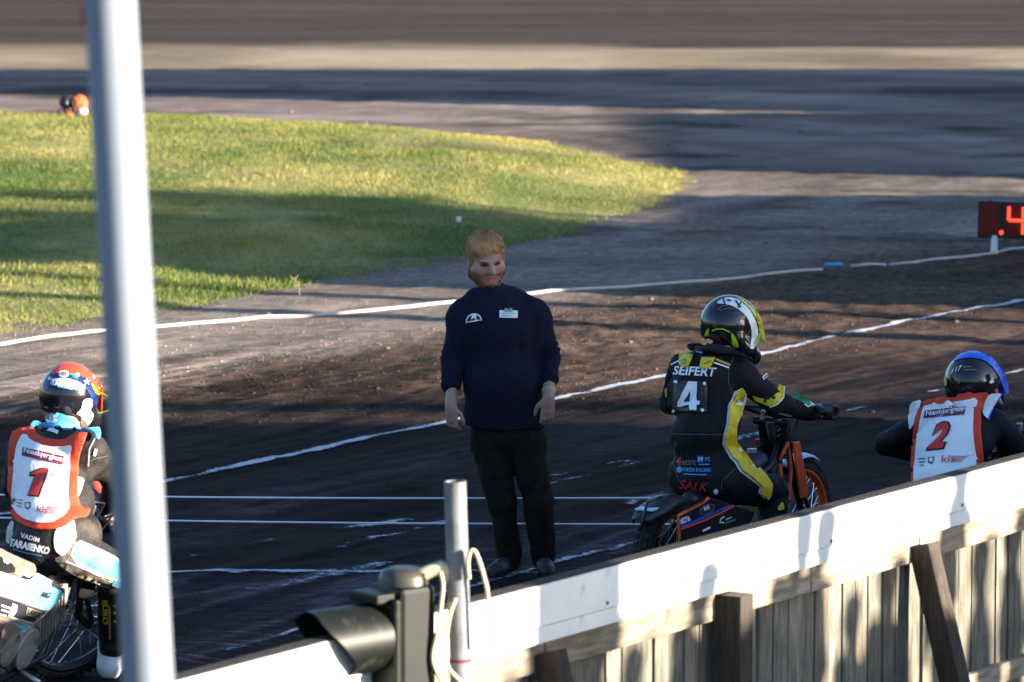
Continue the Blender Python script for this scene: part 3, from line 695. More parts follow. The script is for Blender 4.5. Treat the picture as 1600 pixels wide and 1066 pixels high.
for i in range(len(cut) - 1):
    fbox('top_board', cut[i] + .003, cut[i + 1] - .003, .060, .088, 1.098, 1.248, M['white'])
    fbox('lower_board', cut[i] + .003, cut[i + 1] - .003, .058, .083, 1.036, 1.0955, M['white'])
    fbox('cap_strip', cut[i] + .002, cut[i + 1] - .002, .022, .086, 1.2495, 1.255, M['capwood'], .002)
jl = [L0, L_at(832), L_at(1113), L_at(1250), L_at(1420), L_at(1447) + 1.6, L_at(1447) + 3.4, L_at(1447) + 5.2, L1]
for i in range(len(jl) - 1):
    fbox('rail', jl[i] + .004, jl[i + 1] - .004, .016, .054, .925, 1.028, M['rail'])
    fbox('rail', jl[i] + .004, jl[i + 1] - .004, .016, .054, .29, .375, M['rail'])
for px in (1108,): fbox('post', L_at(px) - .045, L_at(px) + .055, .056, .165, 0, 1.027, M['darkwood'])
fbox('post', L_at(1447) + 3.4, L_at(1447) + 3.5, .056, .165, 0, 1.027, M['darkwood'])
for px in (826, 1415):
    l = L_at(px); b = MB(); t = FL(0, .085, 1.0); f_ = FL(0, .36, -.02); d = (t - f_).normalized(); R = Matrix((FU, d.cross(FU) * -1, d)).transposed()
    b.box((t + f_) / 2, (.095, .095, (t - f_).length), R); o = b.build('brace', M['darkwood'], fr, bevel=.004); o.location = FU * l
# nail heads
for l in np.arange(L_at(500), L_at(1600), .58):
    b = MB(); b.disc(axis_matrix((0, 0, 0), FN), .007, .004, 8); o = b.build('nail', M['darkwood'], fr); o.location = FL(l, .0895, 1.12)

# ================================================================== PIPE AND START LAMP
Yp = 16.0; sp = F / Yp
top = PD(711, 754, Yp); bot = Vector((top.x + .05, Yp, 0)); r = empty('steel_pipe', bot, 'short galvanised steel pipe standing by the fence, carrying the start lamp', 'pipe')
b = MB(); b.tube([(0, 0, 0), top - bot], .0375, 20, False)
for k in range(2): pass
o = b.build('tube', M['galv'], r, True)
b = MB(); t = top - bot; b.lathe([(.0375, 0), (.0375, .004), (.031, .004), (.031, 0)], axis_matrix(t, t), 20); b.build('rim', M['galv'], r, True, auto=40)
b = MB(); b.disc(axis_matrix(t - t.normalized() * .03, t), .031, .004, 20); b.build('inner_shade', M['black'], r)
b = MB(); b.lathe([(.0395, -.006), (.0395, .006), (.037, .006), (.037, -.006)], axis_matrix(t * ((PD(720, 1031, Yp).z) / t.z), t), 20); b.build('band', M['maroon'], r, True, auto=40)
lb = PD(620, 1000, Yp); lroot = empty('start_lamp', Vector((lb.x, lb.y, 0)), 'dark green start lamp with a long tunnel visor beside the steel pipe', 'lamp')
vz = PD(0, 990, Yp).z
ax = Vector((-.80, -.60, -.02)).normalized(); sx = Vector((0, 0, 1)).cross(ax).normalized()
Rl = Matrix((-ax, -sx, Vector((0, 0, 1)))).transposed()
zt = PD(0, 913, Yp).z
b = MB(); b.box(Vector((0, 0, (zt + .55) / 2)) - ax * .02, (.15, .20, zt - .55), Rl); b.build('housing', M['lamp'], lroot, bevel=.018)
b = MB(); b.box(Vector((0, 0, (zt + .6) / 2 - .02)) + ax * .075, (.03, .235, zt - .62), Rl); b.build('door_panel', M['lamp'], lroot, bevel=.01)
b = MB(); b.box(Vector((0, 0, zt - .03)) + ax * .10, (.08, .16, .035), Rl); b.build('hinge_lug', M['lamp'], lroot, bevel=.008)
b = MB(); prof = []
b.lathe([(.0, .055), (.05, .054), (.078, .042), (.085, .02), (.085, -.03), (.0, -.03)], Matrix.Translation(Vector((0, 0, zt)) - ax * .03), 28); b.build('cap', M['lampcap'], lroot, True, auto=50)
def visor(zc, r0, lt, lbm):
    b = MB(); V = []; n = 40; c0 = Vector((0, 0, zc)) + ax * .09
    for rr in (r0, r0 - .006):
        for i in range(n):
            a = 2 * math.pi * i / n; u = math.cos(a); v = math.sin(a); ln = lbm + (lt - lbm) * max(0, min(1, .5 + .75 * v)) ** 1.0
            o_ = sx * u * rr + Vector((0, 0, 1)) * v * rr; V.append(c0 + o_); V.append(c0 + o_ + ax * ln)
    Fc = []
    for i in range(n):
        j = (i + 1) % n; Fc += [(2 * i, 2 * j, 2 * j + 1, 2 * i + 1), (2 * n + 2 * i, 2 * n + 2 * i + 1, 2 * n + 2 * j + 1, 2 * n + 2 * j), (2 * i + 1, 2 * j + 1, 2 * n + 2 * j + 1, 2 * n + 2 * i + 1)]
    b.add(V, Fc); o = b.build('visor', M['lamp'], lroot, True, auto=50)
    b = MB(); b.disc(axis_matrix(c0 + ax * .012, ax), r0 - .008, .01, 32); b.build('lens', M['redglass'] if zc > 1 else M['black'], lroot)
visor(vz, .118, .27, .13)
visor(vz - .33, .118, .27, .13)
b = MB(); A = PD(662, 897, Yp) - lroot.location; Bq = PD(690, 886, Yp) - lroot.location; Cq = PD(704, 893, Yp) - lroot.location; Dq = PD(709, 935, Yp) - lroot.location
b.tube([A + Vector((-.05, 0, -.012)), A, Bq, Cq, (Cq + Dq) / 2 + Vector((.004, 0, 0)), Dq], [.024, .024, .024, .024, .021, .019], 12); b.build('bracket', M['cable'], lroot, True)
b = MB(); b.tube([Dq + Vector((-.02, 0, -.02)), Dq + Vector((.05, 0, -.02))], .026, 12); b.build('clamp', M['cable'], lroot, True)
b = MB(); b.box(Dq + Vector((-.005, 0, -.13)), (.022, .03, .22)); b.build('clamp_strip', M['cable'], lroot, bevel=.004)
def cable(pts, rr, label, Yc=Yp - .05):
    P = [PD(x, y, Yc) for x, y in pts]; base = Vector((P[0].x, P[0].y, P[0].z)); Qp = []
    for i in range(len(P) - 1):
        p0 = P[max(i - 1, 0)]; p1 = P[i]; p2 = P[i + 1]; p3 = P[min(i + 2, len(P) - 1)]
        for j in range(6):
            t = j / 6; Qp.append(.5 * ((2 * p1) + (p2 - p0) * t + (2 * p0 - 5 * p1 + 4 * p2 - p3) * t * t + (3 * p1 - p0 - 3 * p2 + p3) * t ** 3))
    Qp.append(P[-1]); b = MB(); b.tube([q - base for q in Qp], rr, 8); o = b.build('cable', M['cable'], None, True); o.location = base; return tag(o, label, 'cable')
cable([(733, 905), (731, 880), (735, 862), (742, 862), (750, 880), (757, 905), (762, 930), (768, 1010)], .0072, 'cream cable looping over the right side of the steel pipe')
cable([(688, 893), (692, 915), (689, 945), (684, 985), (676, 1030), (690, 1066)], .0075, 'thin cream cable hanging between lamp and pipe')
cable([(712, 935), (703, 960), (697, 1000), (699, 1040), (720, 1066)], .0075, 'thick cream cable down the left of the steel pipe')

# foreground mast
Ym = 8.8; pt = PD(172, 0, Ym); pb = PD(231, 1066, Ym); d = (pb - pt); base = pt + d * (pt.z / (pt.z - pb.z)); up = pt - d * .8
b = MB(); b.tube([(0, 0, 0), (up - base) * .5, up - base], [.0475, .0475, .0470], 32, True)
mr_ = empty('pale_mast', base, 'tall pale metal mast in the foreground, out of focus', 'mast'); b.build('tube', M['polepaint'], mr_, True, auto=50)
b = MB(); b.disc(axis_matrix((0, 0, .012), (0, 0, 1)), .13, .024, 24); b.build('base_plate', M['galv'], mr_)
b = MB(); q = PD(131, 22, Ym) - base; b.box(q + Vector((.0, .03, 0)), (.012, .03, .05)); b.build('red_clip', M['red'], mr_, bevel=.003)

# ------------------------------------------------------------------ number display at the track edge
p = G(1553, 397); r = empty('number_display', p, 'red lit number display on a white post by the hose', 'display')
b = MB(); b.tube([(0, 0, -.02), (.004, 0, .17)], .030, 14); b.build('post', M['printwhite'], r, True, auto=50)
s_ = p.y / F; W_, H_ = .92, .335; Rz = Matrix.Rotation(math.radians(-7), 3, 'Z'); lean_ = Matrix.Rotation(math.radians(1.2), 3, 'Y'); RR = Rz @ lean_
def dp(x, y, z): return RR @ Vector((x, y, z)) + Vector((-.152, 0, .147))
b = MB(); b.box(dp(W_ / 2, .05, H_ / 2), (W_, .10, H_), RR); b.build('case', M['black'], r, bevel=.006)
for k in range(3):
    x0 = .022 + k * .235 + (.0 if k else 0); b = MB(); b.box(dp(x0 + .085, -.003, H_ / 2), (.17, .008, .285), RR); win = b.build('digit_window', M['redglass'], r)
    if k: 
        b = MB(); xa, xb, xm = x0 + .02, x0 + .15, .285 / 2 + .025; T_ = .028
        if k == 1: segs = [((xa, xm), (xa, .29)), ((xa, xm), (xb, xm)), ((xb, .045), (xb, .29))]
        else: segs = [((xa, .29), (xb, .29)), ((xa, xm), (xb, xm)), ((xa, .045), (xb, .045)), ((xa, .045), (xa, .29)), ((xb, .045), (xb, .29))]
        for (q0, q1) in segs: b.tube([dp(q0[0], -.010, q0[1]), dp(q1[0], -.010, q1[1])], T_ / 2, 8)
        b.build('lit_digit', M['digit'], r)
b = MB(); b.disc(axis_matrix(dp(.215, -.008, .055), RR @ Vector((0, -1, 0))), .019, .012, 16); b.build('lit_point', M['digit'], r)
b = MB(); b.box(dp(.1, .05, H_ + .012), (.04, .04, .02), RR); b.build('lug', M['galv'], r)

# bundle on the far rim
p = G(113, 183, .22); r = empty('kit_bundle', Vector((p.x, p.y, .17)), 'orange, black and white bundle on the far rim of the grass', 'bundle')
s_ = F / p.y
def bp(x, y, dy=0): return PD(x, y, p.y + dy)
sdf_obj('orange_jacket', [('el', bp(125, 164), (.10, .10, .12), None), ('el', bp(120, 160), (.075, .08, .09), None), ('el', bp(108, 178, -.05), (.075, .06, .05), None)], .012, r, M['orange'], .03, folds=[(.012, (14, 14, 14), 2)])
sdf_obj('white_panel', [('el', bp(129, 175, -.05), (.075, .08, .055), None)], .012, r, M['printwhite'], folds=[(.008, (14, 14, 14), 2)])
sdf_obj('black_hood', [('el', bp(103, 160), (.085, .09, .09), None), ('rc', bp(112, 158, -.07), bp(119, 178, -.09), .02, .025)], .012, r, M['black'], .02, folds=[(.01, (16, 16, 16), 2)])
sdf_obj('purple_sleeve', [('el', bp(96, 175), (.06, .06, .04), None)], .012, r, mat('purple_cloth', (.16, .06, .14), .9))

# ================================================================== ADDED SHADE CASTERS out of view to the right: buildings, trees, masts; plus the spectators
def building(x0, x1, y0, y1, h, label, roof_strip=False):  # unseen building, added and sized so its roofline throws the shade bands
    r = empty('clubhouse', ((x0 + x1) / 2, (y0 + y1) / 2, 0), label, 'building', 'buildings outside the fence'); w_, d_ = x1 - x0, y1 - y0
    b = MB(); b.box((0, 0, (h - .2) / 2), (w_ - .3, d_ - .3, h - .2)); b.build('wall', M['plaster'], r)
    b = MB(); b.box((0, 0, h - .1), (w_, d_, .2)); b.build('roof', M['roof'], r)
    for k in range(int(w_ / 3.2)):
        for sgn in (-1, 1):
            f = MB(); xk = -w_ / 2 + 1.8 + k * 3.2; f.box((xk, sgn * (d_ / 2 - .15), 1.5), (1.3, .08, 1.1)); fo = f.build('window', M['white'], r)
            g = MB(); g.box((xk, sgn * (d_ / 2 - .10), 1.5), (1.15, .03, .95)); g.build('pane', M['glass'], fo)
    f = MB(); f.box((-w_ / 2 + .14, 0, 1.05), (.06, .95, 2.1)); f.build('door', M['darkwood'], r)
    if roof_strip:
        b = MB(); b.box((0, d_ / 2 - .05, h + .52), (w_ - .4, .06, .30)); sg = b.build('sign_board', M['white'], r)  # strip added above the roof to throw one thin shadow line
        for k in range(7):
            b = MB(); b.box((-w_ / 2 + .6 + k * (w_ - 1.2) / 6, d_ / 2 - .05, h + .17), (.06, .05, .42)); b.build('bracket', M['galv'], sg)
building(10, 36, 19.8, 23.35, 4.45, 'long low red clubhouse nearest the start, right of the picture', True)
building(25, 46, 37.45, 41.1, 4.9, 'narrow red annex behind the deep clubhouse, right of the picture')
building(17, 46, 33.4, 37.4, 4.7, 'deep red clubhouse beside the bend, right of the picture')
building(25.5, 44, 44.5, 54.5, 5.0, 'third red building along the bend, right of the picture')
building(28, 70, 54.55, 59.9, 8.0, 'tallest red building at the far end of the bend, right of the picture')
def tree(x, y, h, rad, label, seed):  # tree added out of view to dapple the shadow edge on the grass
    r = empty('tree', (x, y, 0), label, 'tree', 'trees outside the fence'); g = np.random.default_rng(seed)
    b = MB(); b.tube([(0, 0, -.05), (.05, .02, h * .45), (.0, .05, h * .8)], [.14, .10, .04], 10)
    for k in range(6): a = k * 1.05 + seed; b.tube([(.03, .02, h * (.4 + .05 * k)), (math.cos(a) * rad * .7, math.sin(a) * rad * .7, h * (.6 + .05 * k))], [.05, .015], 6)
    b.build('trunk', M['darkwood'], r, True, auto=50)
    n = 1500; cl = g.normal(size=(14, 3)) * np.array([.5, .5, .32]) * rad + np.array([0, 0, h * .78]); c = cl[g.integers(0, 14, n)] + g.normal(size=(n, 3)) * rad * .26
    u = g.normal(size=(n, 3)); u /= np.linalg.norm(u, axis=1)[:, None]; v = np.cross(u, g.normal(size=(n, 3))); v /= np.linalg.norm(v, axis=1)[:, None]; sz = (.07 + .07 * g.random(n))[:, None]
    V = np.stack([c - u * sz, c + v * sz * .6, c + u * sz, c - v * sz * .6], 1).reshape(-1, 3); me = np_mesh('crown', V, np.arange(n * 4).reshape(-1, 4)); link('crown', me, r, M['leaf'])
for k in range(9): tree(17.5 + 2.6 * k, 38.2 + .9 * math.sin(k * 2.1), 5.1 + .7 * math.sin(k * 1.7), 1.15, 'small leafy tree in the row behind the deep clubhouse', k)
for k, (x, y, rr, hh_) in enumerate([(20, 30.1, .20, 8), (20, 31.6, .17, 8)]):  # unseen masts added to throw two narrow shadow stripes
    r = empty('floodlight_mast', (x, y, 0), ['thick floodlight mast nearer the start, right of the picture', 'thin floodlight mast farther from the start, right of the picture'][k], 'mast', 'floodlight masts')
    b = MB(); b.tube([(0, 0, 0), (0, 0, hh_)], [rr, rr * .8], 16); b.build('shaft', M['galv'], r, True, auto=50)
    b = MB(); b.box((0, 0, hh_ + .2), (1.2, .3, .5)); b.build('lamp_head', M['galv'], r)
def spectator_parts(r):
    c = r.location
    def V(x, y, z): return Vector((c.x + x, c.y + y, c.z + z))
    body = [('el', V(0, 0, 1.60), (.078, .095, .12), None), ('rc', V(0, 0, 1.36), V(0, 0, 1.52), .06, .055), ('el', V(0, 0, 1.15), (.17, .11, .28), None)]
    for s in (-1, 1): body += [('rc', V(.19 * s, 0, 1.38), V(.24 * s, .02, 1.1), .05, .042), ('rc', V(.24 * s, .02, 1.1), V(.2 * s, -.1, .86), .04, .03), ('el', V(.2 * s, -.11, .8), (.035, .025, .07), None), ('rc', V(.09 * s, 0, .9), V(.1 * s, 0, .5), .07, .055), ('rc', V(.1 * s, 0, .5), V(.1 * s, 0, .1), .05, .035), ('rc', V(.1 * s, 0, .05), V(.1 * s, -.14, .04), .04, .035)]
    sdf_obj('body', body, .016, r, M['skinp'])
    jk = [('el', V(0, 0, 1.15), (.21, .14, .30), None), ('rc', V(-.16, 0, 1.39), V(.16, 0, 1.39), .075, .075)]
    for s in (-1, 1): jk += [('rc', V(.19 * s, 0, 1.38), V(.24 * s, .02, 1.1), .07, .06), ('rc', V(.24 * s, .02, 1.1), V(.21 * s, -.08, .9), .06, .05)]
    sdf_obj('jacket', jk, .016, r, M['jacket'], folds=[(.006, (14, 14, 22), 2)])
    tr_ = [('el', V(0, 0, .9), (.18, .13, .13), None)]
    for s in (-1, 1): tr_ += [('rc', V(.09 * s, 0, .88), V(.1 * s, 0, .5), .095, .075), ('rc', V(.1 * s, 0, .5), V(.1 * s, 0, .1), .075, .06)]
    sdf_obj('trousers', tr_, .016, r, M['trousers'], folds=[(.006, (14, 14, 22), 2)])
    sdf_obj('hair', [('el', V(0, .015, 1.655), (.085, .10, .085), None)], .014, r, M['darkhair'], folds=[(.006, (40, 40, 40), 2)])
b = MB(); hb_ = 6.2 * math.tan(SUN_ELEV); b.prism([FL(-6, 5.5, -.1), FL(-6, 7.4, hb_), FL(-6, 13, hb_), FL(-6, 14, -.1)], FU * 17); bk = b.build('spectator_bank', mat('bank_grass', (.09, .12, .035), .95, var=.4, scale=3, bump=.6), None); bk.location = FP0; tag(bk, 'grassy bank outside the fence where spectators stand', kind='structure')
proto = None
for k, (px, t, sc, lab) in enumerate([(1071, 2.3, .93, 'shortest spectator in a dark jacket outside the fence'), (1222, 1.95, .95, 'spectator in a dark jacket, left of a close pair outside the fence'), (1256, 2.3, .98, 'spectator in a dark jacket, right of a close pair outside the fence'), (1470, 1.55, .98, 'spectator in a dark jacket standing nearest the fence brace'), (1625, 1.5, 1.0, 'spectator in a dark jacket farthest along the fence'), (930, 2.6, .90, 'spectator in a dark jacket nearest the notice board')] + [(px, t, sc, 'spectator in a dark jacket in the row behind, ' + ['far left', 'second from the left', 'third from the left', 'fourth from the left', 'fourth from the right', 'third from the right', 'second from the right', 'far right'][i]) for i, (px, t, sc) in enumerate([(775, 3.9, .97), (985, 3.6, .93), (1110, 4.3, 1.0), (1165, 3.8, .95), (1330, 4.1, .96), (1385, 3.5, .95), (1530, 3.9, .98), (1580, 3.4, .97)])]):
    q = FP0 + FU * L_at(px) + Vector((SX, SY, 0)) * (t + 6.2) + Vector((0, 0, 6.2 * math.tan(SUN_ELEV)))
    if proto is None:
        proto = empty('person', q, lab, 'person', 'spectators outside the fence'); spectator_parts(proto); proto.scale = (sc,) * 3
    else:
        o = empty('person', q, lab, 'person', 'spectators outside the fence'); o.scale = (sc,) * 3; o.rotation_euler = (0, 0, random.uniform(-.6, .6))
        for ch in proto.children:
            c2 = ch.copy(); col.objects.link(c2); c2.parent = o
q = FP0 + FU * L_at(868) + Vector((SX, SY, 0)) * 8.55 + Vector((0, 0, 6.2 * math.tan(SUN_ELEV))); r = empty('notice_board', q, 'tall wooden notice board standing outside the fence', 'notice board', rot=(0, 0, math.atan2(FU.y, FU.x)))  # unseen board added to throw a block-shaped shadow on the fence
b = MB(); b.box((0, 0, 1.30), (.60, .04, 1.1)); b.build('panel', M['rail'], r, bevel=.004)
for s in (-1, 1): b = MB(); b.box((.27 * s, .05, .95), (.06, .05, 1.9)); b.build('post', M['darkwood'], r)

# ================================================================== THE OFFICIAL
def rotm(yaw, pitch, roll=0.0):
    # head frame: x = wearer's right-to-left reversed (x to the right of someone looking along +y), y forward, z up; yaw turns forward to the right of +Y
    return Matrix.Rotation(-yaw, 3, 'Z') @ Matrix.Rotation(pitch, 3, 'X') @ Matrix.Rotation(roll, 3, 'Y')
def hand_prims(wrist, down, back, thumb, s=1.0, curl=.35):
    """palm plus five separate bent fingers; down = along the hand, back = out of the back of the hand, thumb = towards the thumb side"""
    d = Vector(down).normalized(); n = Vector(back); n = (n - d * n.dot(d)).normalized(); t = Vector(thumb); t = (t - d * t.dot(d) - n * t.dot(n)).normalized()
    R = Matrix((t, n, d)).transposed(); P = []
    P.append(('el', wrist + d * .045 * s, (.040 * s, .017 * s, .056 * s), R, .012))
    P.append(('rc', wrist - d * .03 * s, wrist + d * .03 * s, .027 * s, .028 * s, .02))
    for i, (off, ln) in enumerate(((.030, .074), (.010, .084), (-.011, .078), (-.031, .060))):
        a = wrist + d * .086 * s + t * off * s; c = curl * (1 + .18 * i)
        d1 = (d * math.cos(c) - n * math.sin(c)).normalized(); d2 = (d * math.cos(c * 2.2) - n * math.sin(c * 2.2)).normalized(); d3 = (d * math.cos(c * 3) - n * math.sin(c * 3)).normalized()
        b1 = a + d1 * ln * .45 * s; b2 = b1 + d2 * ln * .32 * s; b3 = b2 + d3 * ln * .22 * s
        P += [('rc', a - d * .02 * s, b1, .0105 * s, .0098 * s, .004), ('rc', b1, b2, .0098 * s, .009 * s, .004), ('rc', b2, b3, .009 * s, .0075 * s, .004)]
    a = wrist + d * .022 * s + t * .028 * s; b1 = a + (d * .62 + t * .62 - n * .25).normalized() * .042 * s; b2 = b1 + (d * .9 + t * .22 - n * .3).normalized() * .034 * s; b3 = b2 + (d * .95 + t * .02 - n * .3).normalized() * .024 * s
    P += [('rc', a, b1, .015 * s, .0125 * s, .008), ('rc', b1, b2, .0118 * s, .0108 * s, .004), ('rc', b2, b3, .0105 * s, .0085 * s, .004)]
    return P
MY = 24.93
mroot = empty('person', G(815, 897), 'bearded official in navy sweatshirt and black trousers standing on the start line', 'person')
def m_(x, y, dy=0.0): return PD(x, y, MY + dy)
HC = m_(759, 404.5); HR = rotm(math.pi - math.radians(19), math.radians(-16), math.radians(5))   # faces the camera, turned to the right and looking down
HW = 1.10
def hd(x, y, z): return HC + HR @ Vector((x * HW, y, z))
def hel(c, r, k=.015): return ('el', hd(*c), (r[0] * HW, r[1], r[2]), HR, k)
head = [hel((0, -.015, .035), (.079, .099, .088)), hel((0, .022, -.035), (.066, .073, .085), .03), hel((0, .068, -.098), (.030, .026, .024), .025)]
for s in (-1, 1):
    head += [hel((.044 * s, .048, -.036), (.037, .037, .044), .02), ('rc', hd(.062 * s, .01, -.06), hd(.022 * s, .062, -.098), .027, .026, .02), hel((.080 * s, -.005, -.015), (.010, .022, .034), .006), hel((.013 * s, .100, -.038), (.011, .012, .010), .006)]
    head += [('rc', hd(.044 * s, .079, .022), hd(.012 * s, .093, .017), .010, .010, .012)]
head += [('rc', hd(0, .092, .008), hd(0, .115, -.032), .010, .0155, .010), ('rc', hd(-.020, .083, -.068), hd(.020, .083, -.068), .0085, .0085, .006), ('rc', hd(-.016, .083, -.080), hd(.016, .083, -.080), .009, .009, .006)]
eyesub = [('el', hd(.033 * s, .099, -.001), (.020, .014, .010), HR) for s in (-1, 1)]
neck = [('rc', hd(0, -.03, -.06), m_(768, 462, .03), .066, .075, .03)]
body = head + neck + [('el', m_(784, 530), (.19, .12, .24), None), ('el', m_(786, 620), (.19, .14, .2), None), ('rc', m_(740, 500, .02), m_(828, 500, .02), .05, .05)]
shR, elR, wrR = m_(720, 503, .03), m_(707, 562, .02), m_(705, 634, -.13)
shL, elL, wrL = m_(840, 503, .02), m_(860, 560, .0), m_(857, 621, -.15)
for a, b_, c in ((shR, elR, wrR), (shL, elL, wrL)): body += [('rc', a, b_, .046, .042), ('rc', b_, c, .042, .028, .02)]
body += hand_prims(wrR, (.02, -.10, -1), (-.55, -.8, 0), (.85, -.5, 0), .93, .42)
body += hand_prims(wrL, (-.06, -.06, -1), (.25, -1, 0), (-1, -.2, 0), .93, .25)
hipR, knR, anR = m_(763, 692, 0), m_(784, 785, -.02), m_(796, 866, .03)
hipL, knL, anL = m_(822, 692, 0), m_(841, 785, -.04), m_(849, 864, .03)
for a, b_, c in ((hipR, knR, anR), (hipL, knL, anL)): body += [('rc', a, b_, .058, .042), ('rc', b_, c, .042, .034), ('rc', c, Vector((c.x, c.y, .04)), .032, .03)]
HRT = np.array(HR)
def skin_col(W):
    L = (W - np.array(HC)) @ HRT; x, y, z = L.T; x = x / HW; base = np.broadcast_to(np.array([.37, .215, .165]), W.shape).copy()
    def blend(mask, c): base[:] = base + (np.array(c) - base) * mask[:, None]
    near = (np.abs(x) < .12) & (np.abs(y) < .14) & (np.abs(z) < .16)
    n = fbm(W * 45, 2)
    blend(near * np.exp(-((np.abs(x) - .04) / .025) ** 2 - ((z + .035) / .03) ** 2) * .35 * (y > .02), (.50, .20, .15))      # cheeks
    blend(near * (y > .06) * sstep(.012, .006, np.abs(z + .074)) * sstep(.027, .02, np.abs(x)) * .7, (.34, .11, .09))      # lips
    blend(near * (y > .06) * sstep(.0035, .001, np.abs(z + .0735 + 7 * x * x)) * sstep(.026, .02, np.abs(x)) * .9, (.10, .03, .025))
    for s in (-1, 1):
        blend(near * (y > .05) * sstep(1.0, .6, np.hypot((x - s * .033) / .022, (z + .001) / .0100)), (.04, .025, .022))  # sockets painted dark to stand for shadow over the eyes
        blend(near * (y > .05) * sstep(1.0, .5, np.hypot((x - s * .034) / .026, (z - .018) / .007)) * .85, (.13, .06, .03))
    st = near * sstep(-.050, -.070, z - .35 * (np.abs(x) - .02)) * (y > -.03) * (.7 + .35 * n)
    st = st * (1 - .8 * np.exp(-(x / .026) ** 2 - ((z + .098) / .016) ** 2)); st = st * (1 - np.exp(-(x / .024) ** 2 - ((z + .074) / .010) ** 2))
    blend(np.clip(st, 0, .85), (.17, .065, .03))
    blend(near * (y > .06) * np.exp(-((np.abs(x) - .012) / .014) ** 2 - ((z + .056) / .007) ** 2) * .45, (.19, .08, .04))
    return np.clip(base, .01, 1)
body_o = sdf_obj('body', body, .0058, mroot, colattr('official_skin', rough=.5, var=.06, vscale=60, spec=.35, sss=.15), .025, subs=eyesub, colf=skin_col, it=1, cuts=[((0, 0, .02), (0, 0, 1))])
bd = []
for s in (-1, 1):
    bd += [('rc', hd(.077 * s, .000, -.03), hd(.070 * s, .016, -.080), .008, .017, .012), ('rc', hd(.070 * s, .016, -.080), hd(.036 * s, .064, -.115), .018, .018, .012), ('rc', hd(.036 * s, .064, -.115), hd(0, .080, -.118), .018, .017, .012)]
sdf_obj('beard', bd, .006, mroot, M['beard'], .012, folds=[(.006, (90, 90, 60), 2)], it=1)
# hair: a cap with combed locks
hr = sdf_obj('hair', [hel((0, -.022, .052), (.087, .104, .085)), hel((.018, .045, .090), (.058, .034, .030), .03), hel((-.034, .034, .088), (.038, .030, .028), .03), hel((0, -.02, .092), (.075, .09, .038), .03)] + [('rc', hd(.076 * s, .005, .03), hd(.078 * s, .012, -.018), .016, .008, .015) for s in (-1, 1)] + [('rc', hd(.050, .062, .088), hd(.004, .094, .050), .020, .009, .02), ('rc', hd(.060, .050, .085), hd(.046, .078, .048), .018, .010, .02), ('rc', hd(.02, .07, .092), hd(-.03, .086, .066), .018, .008, .02)], .006, mroot, M['hair'], .02,
             folds=[(.006, (55, 55, 14), 2)], cuts=[(hd(0, -.05, -.065), HR @ Vector((0, -.12, 1)))], subs=[('el', hd(-.02, .132, .012), (.098, .08, .066), HR)], it=1)
TH_ = bvh(hr); hv = []; hf = []; hc = []
for i in range(3800):
    a = random.uniform(0, 6.28); e = random.uniform(-.5, 1.5); dl = Vector((math.cos(a) * math.cos(e), math.sin(a) * math.cos(e), math.sin(e)))
    loc, nrm, _, _ = TH_.ray_cast(hd(0, -.01, .04) + (HR @ dl) * .3, -(HR @ dl), .3)
    if loc is None: continue
    comb = HR @ Vector((-.55 + random.uniform(-.35, .35), .75 + random.uniform(-.3, .3), -.25 if dl.z < .75 else .0)); tg = (comb - nrm * comb.dot(nrm)).normalized(); sd_ = nrm.cross(tg) * random.uniform(.0008, .0016); ln = random.uniform(.014, .032)
    lift = random.uniform(.05, .28) if dl.z > .3 else .05
    p0 = loc - nrm * .001; p1 = p0 + tg * ln * .55 + nrm * ln * lift * .5; p2 = p1 + tg * ln * .5 + nrm * ln * lift * .15
    n_ = len(hv); hv += [p0 - sd_, p0 + sd_, p1 + sd_, p1 - sd_, p2]; hf += [(n_, n_ + 1, n_ + 2, n_ + 3), (n_ + 3, n_ + 2, n_ + 4)]; t = random.random(); hc += [tuple(.24 + .36 * t if k == 0 else (.12 + .22 * t if k == 1 else .045 + .12 * t) for k in range(3)) + (1,)] * 5
me = bpy.data.meshes.new('locks'); me.from_pydata(hv, [], hf); me.update(); at_ = me.attributes.new('Col', 'FLOAT_COLOR', 'POINT'); at_.data.foreach_set('color', np.array(hc, dtype=np.float32).ravel())
lk = link('locks', me, None, colattr('hair_strands', rough=.5, var=.1)); wparent(lk, hr); lk['kind'] = 'stuff'
# sweatshirt
sw = [('el', m_(783, 522, .01), (.232, .150, .215), None, .05), ('el', m_(788, 600, -.02), (.212, .165, .20), None, .06), ('rc', m_(770, 640, 0), m_(804, 640, 0), .148, .148, .05), ('rc', m_(762, 665, 0), m_(812, 665, 0), .135, .135, .04),
      ('rc', m_(736, 496, .02), m_(832, 496, .02), .08, .08, .05), ('rc', m_(758, 475, .02), m_(790, 473, .02), .072, .072, .05), ('rc', m_(795, 470, .02), m_(836, 491, .02), .072, .072, .05), ('rc', m_(745, 472, .02), m_(726, 492, .02), .072, .072, .05), ('rc', m_(766, 468, .02), m_(770, 461, .01), .092, .080, .015)]
for a, b_, c, kx in ((shR, elR, wrR, .54), (shL, elL, wrL, .56)): sw += [('rc', a, b_, .074, .059, .06), ('rc', b_, b_.lerp(c, kx), .059, .048, .02)]
hem = m_(786, 667).z
def fold_ring(c, ax_, r, w): return None
swv = sdf_obj('sweatshirt', sw, .0075, mroot, M['sweater'], .03, cuts=[((0, 0, hem), (0, 0, 1)), (elR.lerp(wrR, .40), elR - wrR + Vector((0, 0, 0))), ] if False else [((0, 0, hem), (.02, 0, 1))], folds=[(.013, (7, 7, 4), 2), (.006, (20, 20, 11), 2)], it=2)
